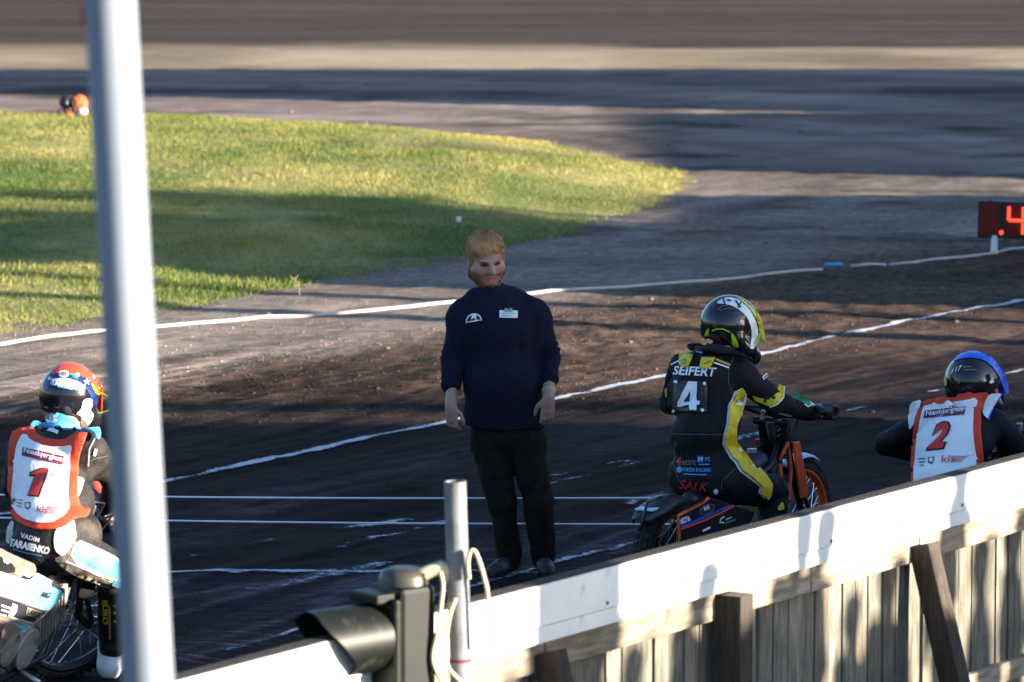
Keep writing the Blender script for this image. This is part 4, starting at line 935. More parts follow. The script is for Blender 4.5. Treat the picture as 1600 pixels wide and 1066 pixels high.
# cuffs bunch in rings over the forearm
for nm, a, c, kx in (('R', elR, wrR, .50), ('L', elL, wrL, .52)):
    b = MB(); p0 = a.lerp(c, kx - .04); p1 = a.lerp(c, kx + .05); b.tube([p0, p0.lerp(p1, .5), p1], [.050, .052, .049], 20); o = b.build('cuff', M['sweater'], None, True, auto=50); wparent(o, mroot)
for a, c, ks in ((shR, elR, (.80, .95)), (shL, elL, (.74, .90))):
    for kx in ks:
        p0 = a.lerp(c, kx); dr = (c - a).normalized(); b = MB(); M4 = axis_matrix(p0, dr + Vector((.2, 0, 0)))
        b.lathe([(  .058 + .010 * math.cos(q * math.pi / 4), .012 * math.sin(q * math.pi / 4)) for q in range(8)], M4, 24); o = b.build('sleeve_fold', M['sweater'], None, True); wparent(o, mroot)
# trousers and boots
tr_ = [('rc', m_(770, 676, 0), m_(808, 676, 0), .122, .122, .04)]
for a, b_, c in ((hipR, knR, anR), (hipL, knL, anL)): tr_ += [('rc', a, b_, .102, .076, .03), ('rc', b_, c, .076, .061, .02), ('rc', c, c - Vector((0, 0, .045)), .064, .057, .02)]
trv = sdf_obj('trousers', tr_, .0085, mroot, M['trousers'], .02, folds=[(.010, (11, 11, 7), 2), (.004, (24, 24, 15), 2)], it=2)
for a, tdx, tdy in ((anR, -.085, -.17), (anL, .015, -.20)):
    h_ = Vector((a.x - tdx * .25, a.y - tdy * .3, .045)); t_ = Vector((a.x + tdx, a.y + tdy, .042))
    sdf_obj('boot', [('rc', h_, t_, .042, .034), ('rc', h_.lerp(t_, .1) + Vector((0, 0, .02)), a + Vector((0, 0, .03)), .047, .05), ('rc', h_.lerp(t_, .6) + Vector((.010, 0, .004)), t_ + Vector((.008, 0, -.004)), .04, .034), ('rc', h_.lerp(t_, .15) + Vector((0, 0, .03)), h_.lerp(t_, .7) + Vector((0, 0, .004)), .036, .034)], .008, mroot, M['boots'], .02, cuts=[((0, 0, .008), (0, 0, 1))], folds=[(.002, (40, 40, 40), 2)])
# wristband, chest badge and name tag
p0 = elL.lerp(wrL, .86); b = MB(); b.lathe([(.0375, -.012), (.0375, .012), (.033, .012), (.033, -.012)], axis_matrix(p0, wrL - elL), 24); o = b.build('wristband', M['bandyellow'], None, True, auto=40); wparent(o, mroot)
T = bvh(swv)
arc = [(728, 505)] + [(740.5 - 12.5 * math.cos(math.pi * k / 12), 501.5 - 1.5 - 11.5 * math.sin(math.pi * k / 12) + (1.0 - k / 12) * 3) for k in range(13)] + [(753, 501)]
bd_ = poly_px('chest_badge', arc, T, M['printwhite'], swv, .004, 3, smooth=False); arc2 = [(740.5 + (x - 740.5) * .86, 499.5 + (y - 499) * .80) for x, y in arc]
poly_px('badge_field', arc2, T, M['ink'], swv, .0055, 3, smooth=False)
poly_px('badge_figure', [(737, 500), (737, 496), (740, 492), (745, 493), (744, 497), (746, 500), (743, 500), (742, 497), (739, 498)], T, M['printwhite'], swv, .007, 2, smooth=False)
line_px('badge_lettering', [(732, 503), (750, 500.5)], 1.6, T, M['printwhite'], swv, .007)
nt_ = poly_px('name_tag', [(780, 486), (808.5, 486.5), (808.5, 497.5), (780, 497)], T, M['printwhite'], swv, .008, 4, .003, False)
for x in (791, 797.5): poly_px('tag_clip', [(x - 2.5, 483), (x + 2.5, 483), (x + 3, 489), (x - 3, 489)], T, M['steel'], swv, .013, 3, .003)
for k, yy in enumerate((491, 494)): line_px('tag_lettering', [(784, yy), (804 - 5 * k, yy)], .9, T, M['blue'], swv, .0125)

# ================================================================== SPEEDWAY MOTORCYCLES
# bike frame: x forward, y left, z up, origin on the ground between the wheels
def bike_root(name, origin, heading, lean, label):
    r = empty(name, origin, label, 'motorcycle', 'speedway motorcycles at the start'); r.rotation_mode = 'XYZ'
    Mx = Matrix.Rotation(math.pi / 2 - heading, 4, 'Z') @ Matrix.Rotation(lean, 4, 'X'); r.rotation_euler = Mx.to_euler('XYZ'); bpy.context.view_layer.update(); return r
def ring(rad, sec, n=8, sx_=1.0):
    return [(rad + sec * math.cos(2 * math.pi * k / n), sec * sx_ * math.sin(2 * math.pi * k / n)) for k in range(n)]
def make_wheel(root, M4, R, w, rimmat, knobs, disc=False, dashes=None):
    hub = MB(); hub.disc(M4, .028, .11, 20); hub.disc(M4, .05, .012, 20); hub.disc(M4 @ Matrix.Translation((0, 0, .045)), .048, .008, 20); hub.disc(M4 @ Matrix.Translation((0, 0, -.045)), .048, .008, 20)
    wh = hub.build('wheel', M['alu'], root, True, auto=30)
    rr = R - w * .95
    b = MB(); b.lathe([(rr + .012, -w * .42), (rr + .014, w * .42), (rr, w * .42), (rr - .012, w * .2), (rr - .012, -w * .2), (rr, -w * .42)], M4, 56); b.build('rim', rimmat, wh, True, auto=30)
    b = MB(); b.lathe([(R - w * .5 + w * .5 * math.cos(q * math.pi / 5), w * .5 * math.sin(q * math.pi / 5)) for q in range(10)], M4, 64)
    for k in range(knobs):
        a = 2 * math.pi * k / knobs
        for zz, ao in ((-.32, 0), (0, .5), (.32, 0)):
            aa = a + ao * 2 * math.pi / knobs; pm_ = M4 @ Matrix.Rotation(aa, 4, 'Z') @ Matrix.Translation((R - .002 - abs(zz) * w * .18, 0, zz * w)); b.box(pm_.translation, (.016, R * 3.3 / knobs, w * .24), pm_.to_3x3())
    b.build('tyre', M['rubber'], wh, True, auto=35)
    b = MB(); n = 36
    for k in range(n):
        a = 2 * math.pi * k / n; da = (.38 if k % 4 < 2 else -.38); sd_ = .045 if k % 2 else -.045
        b.tube([M4 @ Vector((.046 * math.cos(a + da), .046 * math.sin(a + da), sd_)), M4 @ Vector(((rr - .01) * math.cos(a), (rr - .01) * math.sin(a), 0))], .0016, 5, False)
    b.build('spokes', M['chrome'], wh)
    b = MB()
    for k in range(n):
        a = 2 * math.pi * k / n; b.tube([M4 @ Vector(((rr - .028) * math.cos(a), (rr - .028) * math.sin(a), 0)), M4 @ Vector(((rr - .008) * math.cos(a), (rr - .008) * math.sin(a), 0))], .0032, 6)
    b.build('spoke_nipples', M['chrome'], wh)
    if dashes:
        b = MB()
        for k in range(44):
            if k % 4 == 3: continue
            a = 2 * math.pi * k / 44; b.lathe([(rr + .016, -w * .47), (rr + .026, -w * .47), (rr + .026, -w * .44), (rr + .016, -w * .44)], M4, 3, (a, a + .075))
        b.build('rim_dashes', dashes, wh)
    return wh
def make_bike(root, c, steer=0.0):
    up = Vector((0, 0, 1))
    # rear wheel
    make_wheel(root, axis_matrix((-.66, 0, .315), (0, 1, 0)), .315, .085, c['rim_rear'], 44)
    # steering assembly turns round the head tube
    H0 = Vector((.40, 0, .86)); Hd = Vector((.36, 0, -.93)).normalized(); S = Matrix.Translation(H0) @ Matrix.Rotation(-steer, 4, -Hd) @ Matrix.Translation(-H0)
    hub = Vector((.69, 0, .335)); M4 = S @ axis_matrix(hub, (0, 1, 0))
    make_wheel(root, M4, .335, .062, c['rim_front'], 52, dashes=c.get('dashes'))
    def sv(x, y, z): return S @ Vector((x, y, z))
    fork = MB()
    for s in (-1, 1):
        fork.tube([sv(.40, .068 * s, .90), sv(.48, .072 * s, .66), sv(.60, .075 * s, .38)], [.016, .019, .017], 12)
        fork.tube([sv(.58, .08 * s, .40), sv(.69, .075 * s, .335)], [.020, .017], 10)
        fork.tube([sv(.52, .10 * s, .56), sv(.67, .10 * s, .37)], [.012, .012], 8)
    fork.tube([sv(.40, -.1, .90), sv(.40, .1, .90)], .02, 10); fork.tube([sv(.445, -.1, .78), sv(.445, .1, .78)], .018, 10)
    fk = fork.build('fork', c['fork'], root, True, auto=40)
    cl = MB()
    for k in range(5): cl.lathe([(.030 + .006 * math.cos(q * math.pi / 3), .006 * math.sin(q * math.pi / 3)) for q in range(6)], S @ axis_matrix((.405 + .009 * k, 0, .905 - .024 * k), Hd), 18)
    cl.build('damper_spring', M['steel'], fk, True)
    for s, (yy, zz) in ((1, (.05, .93)), (-1, (-.05, .93))):
        k_ = MB(); k_.box(sv(.40, yy, zz), (.035, .03, .05)); k_.build('bar_clamp', M['steel'], fk, bevel=.006)
    for yy, z1 in ((-.13, .55), (.10, .50), (-.05, .60)):
        k_ = MB(); k_.tube([sv(.33, yy * 1.6, .99), sv(.46, yy, .97), sv(.47, yy * .7, .84), Vector((.36, yy * .6, .72)), Vector((.22, yy * .5, z1))], .005, 6); k_.build('cable', M['black'], fk, True)
    k_ = MB(); k_.prism([sv(.43, -.085, .88), sv(.43, .085, .88), sv(.475, .075, .70), sv(.475, -.075, .70)], (.012, 0, .004)); k_.build('fork_shield', M['black'], fk, bevel=.01)
    for s in (-1, 1):
        g = MB(); g.prism([sv(.415, .105 * s, .80), sv(.475, .11 * s, .80), sv(.575, .11 * s, .55), sv(.56, .11 * s, .50), sv(.50, .105 * s, .50)], (0, .012 * s, 0)); g.build('fork_guard', c['guard'], fk, bevel=.006)
    # front mudguard: curved blade over the wheel
    A0, A1 = c['mud']
    bmg = MB(); V = []; n = 14
    for i in range(n + 1):
        a = math.radians(A0 + (A1 - A0) * i / n)
        for yy, dr in ((-.05, -.012), (-.03, 0), (0, .006), (.03, 0), (.05, -.012)):
            R_ = .365 + dr; V.append(S @ (hub + Vector((R_ * math.cos(a), yy * (.75 + .25 * math.sin(math.pi * i / n)), R_ * math.sin(a)))))
    Fq = [(i * 5 + k, (i + 1) * 5 + k, (i + 1) * 5 + k + 1, i * 5 + k + 1) for i in range(n) for k in range(4)]
    bmg.add(V, Fq); o = bmg.build('front_mudguard', c['frontmud'], root, True); sm = o.modifiers.new('t', 'SOLIDIFY'); sm.thickness = .006
    hb = MB(); pth = c.get('bar_path') and [root.matrix_world.inverted() @ p for p in c['bar_path']] or [sv(.16, -.43, 1.0), sv(.22, -.33, 1.02), sv(.34, -.16, .98), sv(.40, -.07, .94), sv(.40, .07, .94), sv(.34, .16, .98), sv(.22, .33, 1.02), sv(.16, .43, 1.0)]
    hb.tube(pth, .0125, 12); hb.tube([pth[2], pth[5]], .009, 8); hbar = hb.build('handlebar', c['bar'], root, True)
    for s in (0, -1):
        g = MB(); e = pth[s]; q = pth[1 if s == 0 else -2]; g.tube([e, e.lerp(q, .95)], .019, 12); g.build('grip', M['black'], hbar, True)
        lv = MB(); d = (pth[3 if s == 0 else 4] - e).normalized(); lv.tube([e.lerp(q, 1.0) + Vector((.03, 0, 0)), e.lerp(q, .3) + Vector((.06, 0, -.01))], [.006, .005], 6); lv.build('lever', M['steel'], hbar)
    fr_ = MB()
    for s in (-1, 1):
        fr_.tube([(.42, .03 * s, .80), (.22, .09 * s, .70), (-.18, .11 * s, .60), (-.40, .12 * s, .46), (-.66, .13 * s, .315)], .014, 10)
        fr_.tube([(.43, .03 * s, .74), (.34, .08 * s, .46), (.26, .10 * s, .24), (-.20, .11 * s, .20), (-.38, .12 * s, .44)], .014, 10)
        fr_.tube([(-.18, .11 * s, .56), (-.55, .10 * s, .54)], .011, 8)
        fr_.tube([(-.66, .13 * s, .315), (-.50, .10 * s, .54)], .010, 8)
    fr_.tube([(.38, 0, .90), (.455, 0, .72)], .026, 14)
    fr_.build('frame', c['frame'], root, True)
    e = MB(); e.disc(axis_matrix((-.02, -.02, .33), (0, 1, 0)), .125, .15, 28); e.disc(axis_matrix((-.02, -.11, .33), (0, 1, 0)), .10, .04, 28); e.box((-.16, 0, .36), (.20, .13, .18)); e.disc(axis_matrix((-.20, -.10, .36), (0, 1, 0)), .085, .05, 24)
    eng = e.build('engine', M['alu'], root, bevel=.006)
    ca_ = Vector((.86, 0, .50)).normalized(); cy0 = Vector((.06, -.02, .39))
    for k in range(9):
        f = MB(); q = cy0 + ca_ * (.02 + .026 * k); f.box(q, (.0075, .20, .19), Matrix((ca_, Vector((0, 1, 0)), ca_.cross(Vector((0, 1, 0))))).transposed()); f.build('cooling_fin', M['alu'], eng, bevel=.003)
    f = MB(); q = cy0 + ca_ * .13; f.box(q, (.25, .13, .12), Matrix((ca_, Vector((0, 1, 0)), ca_.cross(Vector((0, 1, 0))))).transposed()); f.build('barrel', M['alu'], eng)
    f = MB(); q = cy0 + ca_ * .275; f.box(q, (.06, .15, .15), Matrix((ca_, Vector((0, 1, 0)), ca_.cross(Vector((0, 1, 0))))).transposed()); f.build('head_cover', M['alu'], eng, bevel=.02)
    cb = MB(); cb.tube([(.18, -.03, .50), (.12, -.03, .60)], .028, 14); cb.disc(axis_matrix((.11, -.03, .62), (-.5, 0, .8)), .045, .08, 20); cb.build('carburettor', M['steel'], root, True, auto=40)
    es = c.get('exside', 1); ex = MB(); ex.tube([(.30, -.06 * es, .45), (.36, -.13 * es, .38), (.26, -.16 * es, .24), (-.10, -.17 * es, .20), (-.55, -.17 * es, .24), (-.95, -.17 * es, .34)], [.022, .023, .024, .026, .042, .042], 14); ex.build('exhaust', M['steel'], root, True, auto=40)
    cg = MB(); cg.prism([(-.75, .12, .40), (-.1, .13, .46), (-.08, .13, .26), (-.75, .12, .22)], (0, .012, 0)); cg.build('chain_guard', M['black'], root, bevel=.004)
    for pa, pb in (((-.02, -.10, .22), (-.05, -.24, .22)), ((-.02, .10, .22), (-.05, .24, .30))):
        fp = MB(); fp.tube([pa, pb], .014, 10); fp.build('footrest', M['steel'], root, True)
    if not c.get('no_seat'): sdf_local('fuel_tank', [('el', (.15, 0, .70), (.15, .07, .06), None), ('el', (.22, 0, .72), (.08, .065, .055), None)], .012, root, c['tank'])
    cpb = MB(); cpb.disc(axis_matrix((.19, 0, .775), (0, 0, 1)), .025, .02, 16); _ = None if c.get('no_seat') else cpb.build('tank_cap', M['steel'], root)
    if not c.get('no_seat'): sdf_local('seat', [('rc', (-.12, 0, .60), (-.34, 0, .58), .055, .07), ('rc', (-.34, 0, .58), (-.44, 0, .60), .07, .05)], .014, root, M['black'])
    # rear mudguard
    bmg = MB(); V = []; n = 18; rc_ = Vector((-.66, 0, .315))
    for i in range(n + 1):
        t = i / n; a = math.radians(84 + 56 * t); R_ = .345 + .13 * max(0, t - .45) ** 1.3; wv = .085 * (1 - .45 * max(0, t - .75) / .25)
        for yy, dr in ((-1, -.055), (-.8, -.012), (0, 0), (.8, -.012), (1, -.055)): V.append(rc_ + Vector(((R_ + dr) * math.cos(a), yy * wv, (R_ + dr) * math.sin(a))))
    bmg.add(V, [(i * 5 + k, (i + 1) * 5 + k, (i + 1) * 5 + k + 1, i * 5 + k + 1) for i in range(n) for k in range(4)])
    o = bmg.build('rear_mudguard', c['rearmud'], root, True); sm = o.modifiers.new('t', 'SOLIDIFY'); sm.thickness = .005
    hnd = MB(); a = math.radians(132); hnd.tube([rc_ + Vector((.42 * math.cos(math.radians(112)), -.05, .38 * math.sin(math.radians(112)))), rc_ + Vector((.46 * math.cos(a), -.055, .46 * math.sin(a))), rc_ + Vector((.43 * math.cos(math.radians(150)), -.05, .42 * math.sin(math.radians(150))))], .008, 8); hnd.build('lift_handle', M['black'], root, True)
def sdf_local(name, prims, h, root, m, **kw):
    V, Q = sdf_mesh(prims, h, kw.get('k', .03)); V = relax(V, Q, 1); return link(name, np_mesh(name, V, Q), root, m, True)
def side_px(root, pts, yl):
    """photo pixels -> points on the plane y = yl of the bike's own frame"""
    inv = root.matrix_world.inverted(); o = inv @ ORI; P = []
    for x, y in pts:
        d = inv.to_3x3() @ ray(x, y); t = (yl - o.y) / d.y; P.append(o + d * t)
    return P
def side_plate(root, name, pts, yl, thick, m, bevel=.004, parent=None):
    b = MB(); b.prism(side_px(root, pts, yl), (0, thick, 0)); return b.build(name, m, parent or root, bevel=bevel)

HD4 = math.radians(31.4)
b4 = bike_root('speedway_motorcycle', Vector((1.113, 23.86, 0)), HD4, 0, 'black motorcycle with orange rims and an orange-edged side panel under the rider in black')
C4 = dict(rim_rear=mat('dusty_orange_rim', (.22, .04, .015), .6, var=.3), rim_front=M['orange'], fork=M['black'], guard=M['orange'], frontmud=mat('pale_blue_plastic', (.42, .55, .72), .4, var=.08), bar=M['black'], frame=M['black'], tank=mat('dark_indigo_tank', (.018, .012, .05), .45, var=.2), rearmud=M['black'], mud=(60, 118))  # rear rim is a darker orange, with shadow put into its colour
make_bike(b4, C4, 0.0)
HD1 = math.radians(21)
fc = G(84, 1062); b1 = bike_root('speedway_motorcycle', Vector((fc.x, fc.y, 0)) - Vector((math.sin(HD1), math.cos(HD1), 0)) * .69, HD1, math.radians(19), 'white, black and pale blue motorcycle leaning beside the foreground mast')
C1 = dict(rim_rear=M['black'], rim_front=M['black'], fork=M['black'], guard=M['black'], frontmud=M['black'], bar=M['black'], frame=M['black'], tank=M['black'], rearmud=M['leatherwhite'], mud=(95, 150), dashes=M['green'], no_seat=True, exside=-1)
C1['bar_path'] = [PD(172, 822, 22.12), PD(164, 806, 22.24), PD(140, 792, 22.40), PD(118, 790, 22.46), PD(104, 788, 22.48), PD(86, 788, 22.46), PD(62, 796, 22.42), PD(50, 808, 22.34)]
make_bike(b1, C1, math.radians(26))

# ================================================================== RIDERS
def helmet(root, c, yaw, pitch, roll, shell, peakm, size=1.0):
    R = rotm(yaw, pitch, roll)
    def q(x, y, z): return c + R @ (Vector((x, y, z)) * size)
    def e(cc, r, k=.03): return ('el', q(*cc), tuple(v * size for v in r), R, k)
    pr = [e((0, -.012, .012), (.128, .155, .135)), e((0, -.03, -.02), (.126, .135, .115)), ('rc', q(-.095, .07, -.085), q(-.045, .150, -.105), .046 * size, .042 * size, .03), ('rc', q(.095, .07, -.085), q(.045, .150, -.105), .046 * size, .042 * size, .03), ('rc', q(-.045, .150, -.105), q(.045, .150, -.105), .042 * size, .042 * size, .03), ('rc', q(-.10, .0, -.06), q(-.095, .07, -.085), .04 * size, .046 * size), ('rc', q(.10, .0, -.06), q(.095, .07, -.085), .04 * size, .046 * size)]
    sb = [('el', q(0, .150, -.005), (.098 * size, .085 * size, .055 * size), R), ('el', q(0, -.035, -.155), (.092 * size, .105 * size, .090 * size), R)]
    hs = sdf_obj('helmet', pr, .0075, root, shell, .03, subs=sb, it=1)
    pk = MB(); V = []; n = 8
    for i in range(n + 1):
        t = i / n
        for k in range(7):
            u = k / 3 - 1; V.append(q(u * (.112 - .035 * t) * 1.0, .055 + .135 * t - .02 * u * u * t,   .130 - .065 * t - .055 * u * u * (1 - .2 * t) - .05 * t * t))
    pk.add(V, [(i * 7 + k, (i + 1) * 7 + k, (i + 1) * 7 + k + 1, i * 7 + k + 1) for i in range(n) for k in range(6)])
    o = pk.build('peak', peakm, None, True); sm = o.modifiers.new('t', 'SOLIDIFY'); sm.thickness = .006; sm.offset = 1; wparent(o, hs)
    pad = sdf_obj('neck_roll', [('rc', q(-.085, -.02, -.085), q(-.05, -.095, -.085), .022 * size, .024 * size), ('rc', q(-.05, -.095, -.085), q(.05, -.095, -.085), .024 * size, .024 * size), ('rc', q(.05, -.095, -.085), q(.085, -.02, -.085), .024 * size, .022 * size)], .008, root, M['padding'])
    wparent_keep(pad, hs)

    g = MB(); V = []
    for k in range(9):
        u = k / 4 - 1
        for z in (-.045, .042): V.append(q(u * .092, .128 - .045 * u * u, z))
    g.add(V, [(2 * k, 2 * k + 2, 2 * k + 3, 2 * k + 1) for k in range(8)]); o = g.build('goggles', M['glass'], None, True); wparent(o, hs)
    return hs, q, R
def wparent_keep(o, parent):
    bpy.context.view_layer.update(); mw = o.matrix_world.copy(); o.data.transform(parent.matrix_world.inverted() @ mw); o.parent = parent; o.matrix_world = parent.matrix_world; o.matrix_basis = Matrix.Identity(4); o.matrix_parent_inverse = Matrix.Identity(4)
def rider(root, J, suitmat, folds=((.009, (10, 10, 10), 2), (.004, (26, 26, 26), 2))):
    """J: joints in world space. One continuous body inside, racing leathers over it."""
    def limbs(d):
        P = []
        for s in ('R', 'L'):
            P += [('rc', J['sh' + s], J['el' + s], .072 + d, .060 + d, .05), ('rc', J['el' + s], J['wr' + s], .060 + d, .040 + d, .02)]
            P += [('rc', J['hip' + s], J['kn' + s], .105 + d, .080 + d, .05), ('rc', J['kn' + s], J['an' + s], .078 + d, .055 + d, .02)]
        Rm = J['R']
        P += [('el', J['pel'], (.197 + d, .145 + d, .13 + d), Rm, .05), ('el', J['waist'], (.178 + d, .13 + d, .15 + d), Rm, .06), ('el', J['chest'], (.195 + d, .13 + d, .19 + d), Rm, .06), ('rc', J['shL'].lerp(J['shR'], .1), J['shL'].lerp(J['shR'], .9), .075 + d, .075 + d, .05)]
        return P
    skin = limbs(-.016) + [('rc', J['neck'] + Vector((0, 0, -.05)), J['head'], .062, .062), ('el', J['head'], (.085, .10, .11), None)]
    for s in ('R', 'L'):
        skin += [('rc', J['wr' + s], J['ha' + s], .03, .03), ('rc', J['an' + s], J['toe' + s], .035, .03)]
    sdf_obj('body', skin, .012, root, M['skinp'], .02)
    su = sdf_obj('racing_suit', limbs(0) + [('rc', J['neck'] + Vector((0, 0, -.06)), J['neck'] + Vector((0, 0, -.015)), .095, .072, .03)], .0095, root, suitmat, .03, folds=folds, it=1)
    return su
def gloves(root, J, m, side_axis):
    for s in ('R', 'L'):
        w_, h_ = J['wr' + s], J['ha' + s]; d = (h_ - w_).normalized(); P = [('rc', w_ - d * .02, w_ + d * .03, .045, .040), ('el', h_, (.05, .045, .045), None, .02)]
        ax_ = side_axis.normalized()
        for k in range(4):
            p = h_ + ax_ * (.033 - .022 * k); P += [('rc', p + Vector((0, 0, .028)) + d * .01, p + d * .052 + Vector((0, 0, .018)), .013, .012, .006), ('rc', p + d * .052 + Vector((0, 0, .018)), p + d * .050 + Vector((0, 0, -.028)), .012, .011, .006), ('rc', p + d * .05 + Vector((0, 0, -.028)), p + d * .015 + Vector((0, 0, -.036)), .011, .010, .006)]
        P += [('rc', h_ - ax_ * (.035 if s == 'R' else -.035), h_ - ax_ * (.035 if s == 'R' else -.035) + d * .03 + Vector((0, 0, -.03)), .014, .012, .006)]
        sdf_obj('glove', P, .007, root, m, .012)
def boots_(root, J, m):
    for s in ('R', 'L'):
        a, t = J['an' + s], J['toe' + s]; hl = a + (a - t).normalized() * .03; hl.z = t.z
        sdf_obj('boot', [('rc', a + Vector((0, 0, .10)), a, .062, .056), ('rc', a, hl + Vector((0, 0, .012)), .056, .05), ('rc', hl, t, .047, .042)], .010, root, m, .03, folds=[(.003, (30, 30, 30), 2)])
def torso_frame(J, fwd):
    up = (J['neck'] - J['pel']).normalized(); rt = fwd.cross(Vector((0, 0, 1))).normalized(); f = up.cross(rt).normalized(); return Matrix((rt, f, up)).transposed()

# ------------------------------------------------------------------ rider in black, number 4
f4 = Vector((math.sin(HD4), math.cos(HD4), 0)); r4side = Vector((math.cos(HD4), -math.sin(HD4), 0))
def b4w(x, y, z): return b4.matrix_world @ Vector((x, y, z))
J = dict(pel=PD(1107, 742, 23.62), waist=PD(1105, 672, 23.62), chest=PD(1103, 600, 23.78), neck=PD(1124, 549, 23.98), head=PD(1146, 512, 24.08),
         shL=PD(1066, 578, 23.98), shR=PD(1160, 588, 23.72), elR=PD(1218, 634, 23.72), wrR=PD(1272, 644, 23.90), haR=PD(1288, 643, 23.95),
         elL=PD(1049, 628, 24.10), wrL=PD(1080, 642, 24.28), haL=PD(1088, 638, 24.32), hipL=b4w(-.25, .10, .72), hipR=PD(1132, 752, 23.52), knR=PD(1205, 768, 23.78), anR=PD(1216, 868, 23.72), knL=b4w(.12, .24, .68), anL=b4w(-.03, .27, .36))
J['toeR'] = J['anR'] + f4 * .15 + Vector((0, 0, -.07)); J['toeL'] = J['anL'] + f4 * .15 + Vector((0, 0, -.05)); J['R'] = torso_frame(J, f4)
p4 = empty('person', Vector((J['pel'].x, J['pel'].y, 0)), 'rider in black and yellow suit with number 4 on the back', 'person', 'speedway riders')
su4 = rider(p4, J, M['suit']); gloves(p4, J, M['black'], r4side); boots_(p4, J, M['suit'])
hs4, hq4, _ = helmet(p4, PD(1144, 508, 24.06), math.radians(60), math.radians(-24), math.radians(4), M['shellblack'], M['shellyellow'], 1.0)
T4 = bvh(su4); TH = bvh(hs4)
lay = lambda n, pts, m, off=.004, st=5, th=0.0, sm=True: poly_px(n, pts, T4, m, su4, off, st, th, sm)
# number plate and name
lay('number_patch', [(1055, 596), (1105, 597), (1105, 645), (1052, 644)], mat('matt_black_patch', (.016, .016, .022), .5), .007, 5, .004, False)
poly_px('number', [(1077, 597.5), (1090, 597.5), (1090, 628), (1094.5, 628), (1094.5, 635.5), (1090, 635.5), (1090, 643.5), (1079, 643.5), (1079, 635.5), (1061, 635.5), (1061, 628.5)], T4, M['printwhite'], su4, .020, 3, 0, False); poly_px('number_counter', [(1079.5, 611), (1079.5, 628), (1070, 628)], T4, M['ink'], su4, .024, 3, 0, False)
for x, y in ((1058, 598), (1101, 600), (1055, 642), (1098, 643)): lay('stud', [(x + 2.6 * math.cos(a), y + 2.6 * math.sin(a)) for a in np.linspace(0, 5.5, 8)], M['printwhite'], .014, 2, .003, False)
text_px('name', 'SEIFERT', (1052, 586), (1119, 589), (1053, 572), T4, M['printwhite'], su4, .006, .025, .15)
for pts in ([(1062, 555), (1084, 556), (1077, 573), (1071, 576), (1063, 571)], [(1097, 560), (1118, 560), (1109, 577), (1094, 576)]): lay('yellow_tab', pts, M['yellow'], .010, 4, .004, False)
for pts in ([(1066, 566), (1072, 563), (1074, 567)], [(1101, 570), (1112, 565)], [(1068, 569), (1074, 569)]): line_px('tab_mark', pts, 1.2, T4, M['ink'], su4, .0165)
line_px('shoulder_piping', [(1049, 570), (1062, 564)], 2, T4, M['printwhite'], su4); line_px('shoulder_piping', [(1116, 567), (1139, 575)], 2.2, T4, M['printwhite'], su4); line_px('shoulder_trim', [(1119, 562), (1141, 571)], 2.6, T4, M['gold'], su4)
line_px('seam', [(1148, 555), (1139, 575), (1138, 597), (1145, 615), (1152, 620)], .8, T4, M['inkgrey'], su4); line_px('seam', [(1050, 678), (1080, 679), (1131, 679)], .7, T4, M['inkgrey'], su4); line_px('seam', [(1056, 690), (1053, 725), (1062, 752)], .8, T4, M['inkgrey'], su4); line_px('seam', [(1150, 731), (1128, 752), (1127, 765)], .7, T4, M['inkgrey'], su4)
# yellow side stripe with white edge
stripe = [(1150, 611), (1160, 605), (1166, 612), (1160, 640), (1150, 662), (1149, 685), (1158, 698), (1180, 727), (1204, 757), (1203, 772), (1197, 779), (1187, 768), (1190, 760), (1158, 736), (1150, 722), (1143, 715), (1131, 693), (1133, 680), (1138, 660), (1140, 635)]
lay('white_stripe_edge', [(x + (-3.0 if x < 1155 or y > 735 else -1), y + 1) for x, y in stripe], M['printwhite'], .006, 3, 0, False)
lay('yellow_stripe', stripe, M['yellow'], .022, 3, 0, False)
line_px('white_side_flash', [(1166, 614), (1163, 630), (1158, 645)], 3.5, T4, M['printwhite'], su4, .008)
lay('stripe_emblem', [(1186, 748), (1193, 744), (1198, 752), (1199, 763), (1190, 756)], M['green'], .009, 3)
line_px('emblem_lettering', [(1183, 747), (1198, 764)], 2.4, T4, M['blue'], su4, .011)
# arm print
lay('yellow_armband', [(1176, 618), (1200, 625), (1213, 615), (1217, 600), (1226, 603), (1224, 622), (1213, 632), (1203, 635), (1180, 626)], M['yellow'], .005, 4, 0, False)
line_px('armband_edge', [(1203, 636), (1214, 632), (1224, 622), (1226, 604)], 1.8, T4, M['printwhite'], su4, .008)
for x, y in ((1196, 627), (1209, 622), (1216, 612)): lay('armband_mark', [(x - 3, y - 2), (x, y - 4), (x + 3, y - 1), (x + 1, y + 2), (x - 2, y + 2)], M['ink'], .008, 2, 0, False)
lay('green_print', [(1234, 611), (1246, 614), (1258, 622), (1277, 632), (1278, 637), (1262, 635), (1247, 625), (1236, 618)], M['green'], .005, 4); line_px('green_print_lines', [(1238, 615), (1252, 621), (1272, 634)], 1.2, T4, M['printwhite'], su4, .008); line_px('green_print_lines', [(1256, 632), (1262, 636), (1269, 632)], 1.4, T4, M['printwhite'], su4, .008)
lay('shoulder_logo', [(1180, 572), (1187, 569), (1190, 577), (1183, 580)], M['inkgrey'], .005, 3); line_px('shoulder_logo_line', [(1180, 574), (1188, 578)], 1.6, T4, M['printred'], su4, .008); lay('shoulder_patch', [(1190, 590), (1198, 582), (1201, 587), (1193, 594)], M['printwhite'], .005, 3, 0, False); line_px('patch_bar', [(1192, 592), (1200, 585)], 2, T4, M['printred'], su4, .008)
line_px('sleeve_lettering', [(1218, 646), (1237, 650)], 3, T4, M['inkgrey'], su4); line_px('cuff_stripe', [(1281, 631), (1285, 638), (1284, 652)], 3, T4, M['gold'], su4, .006)
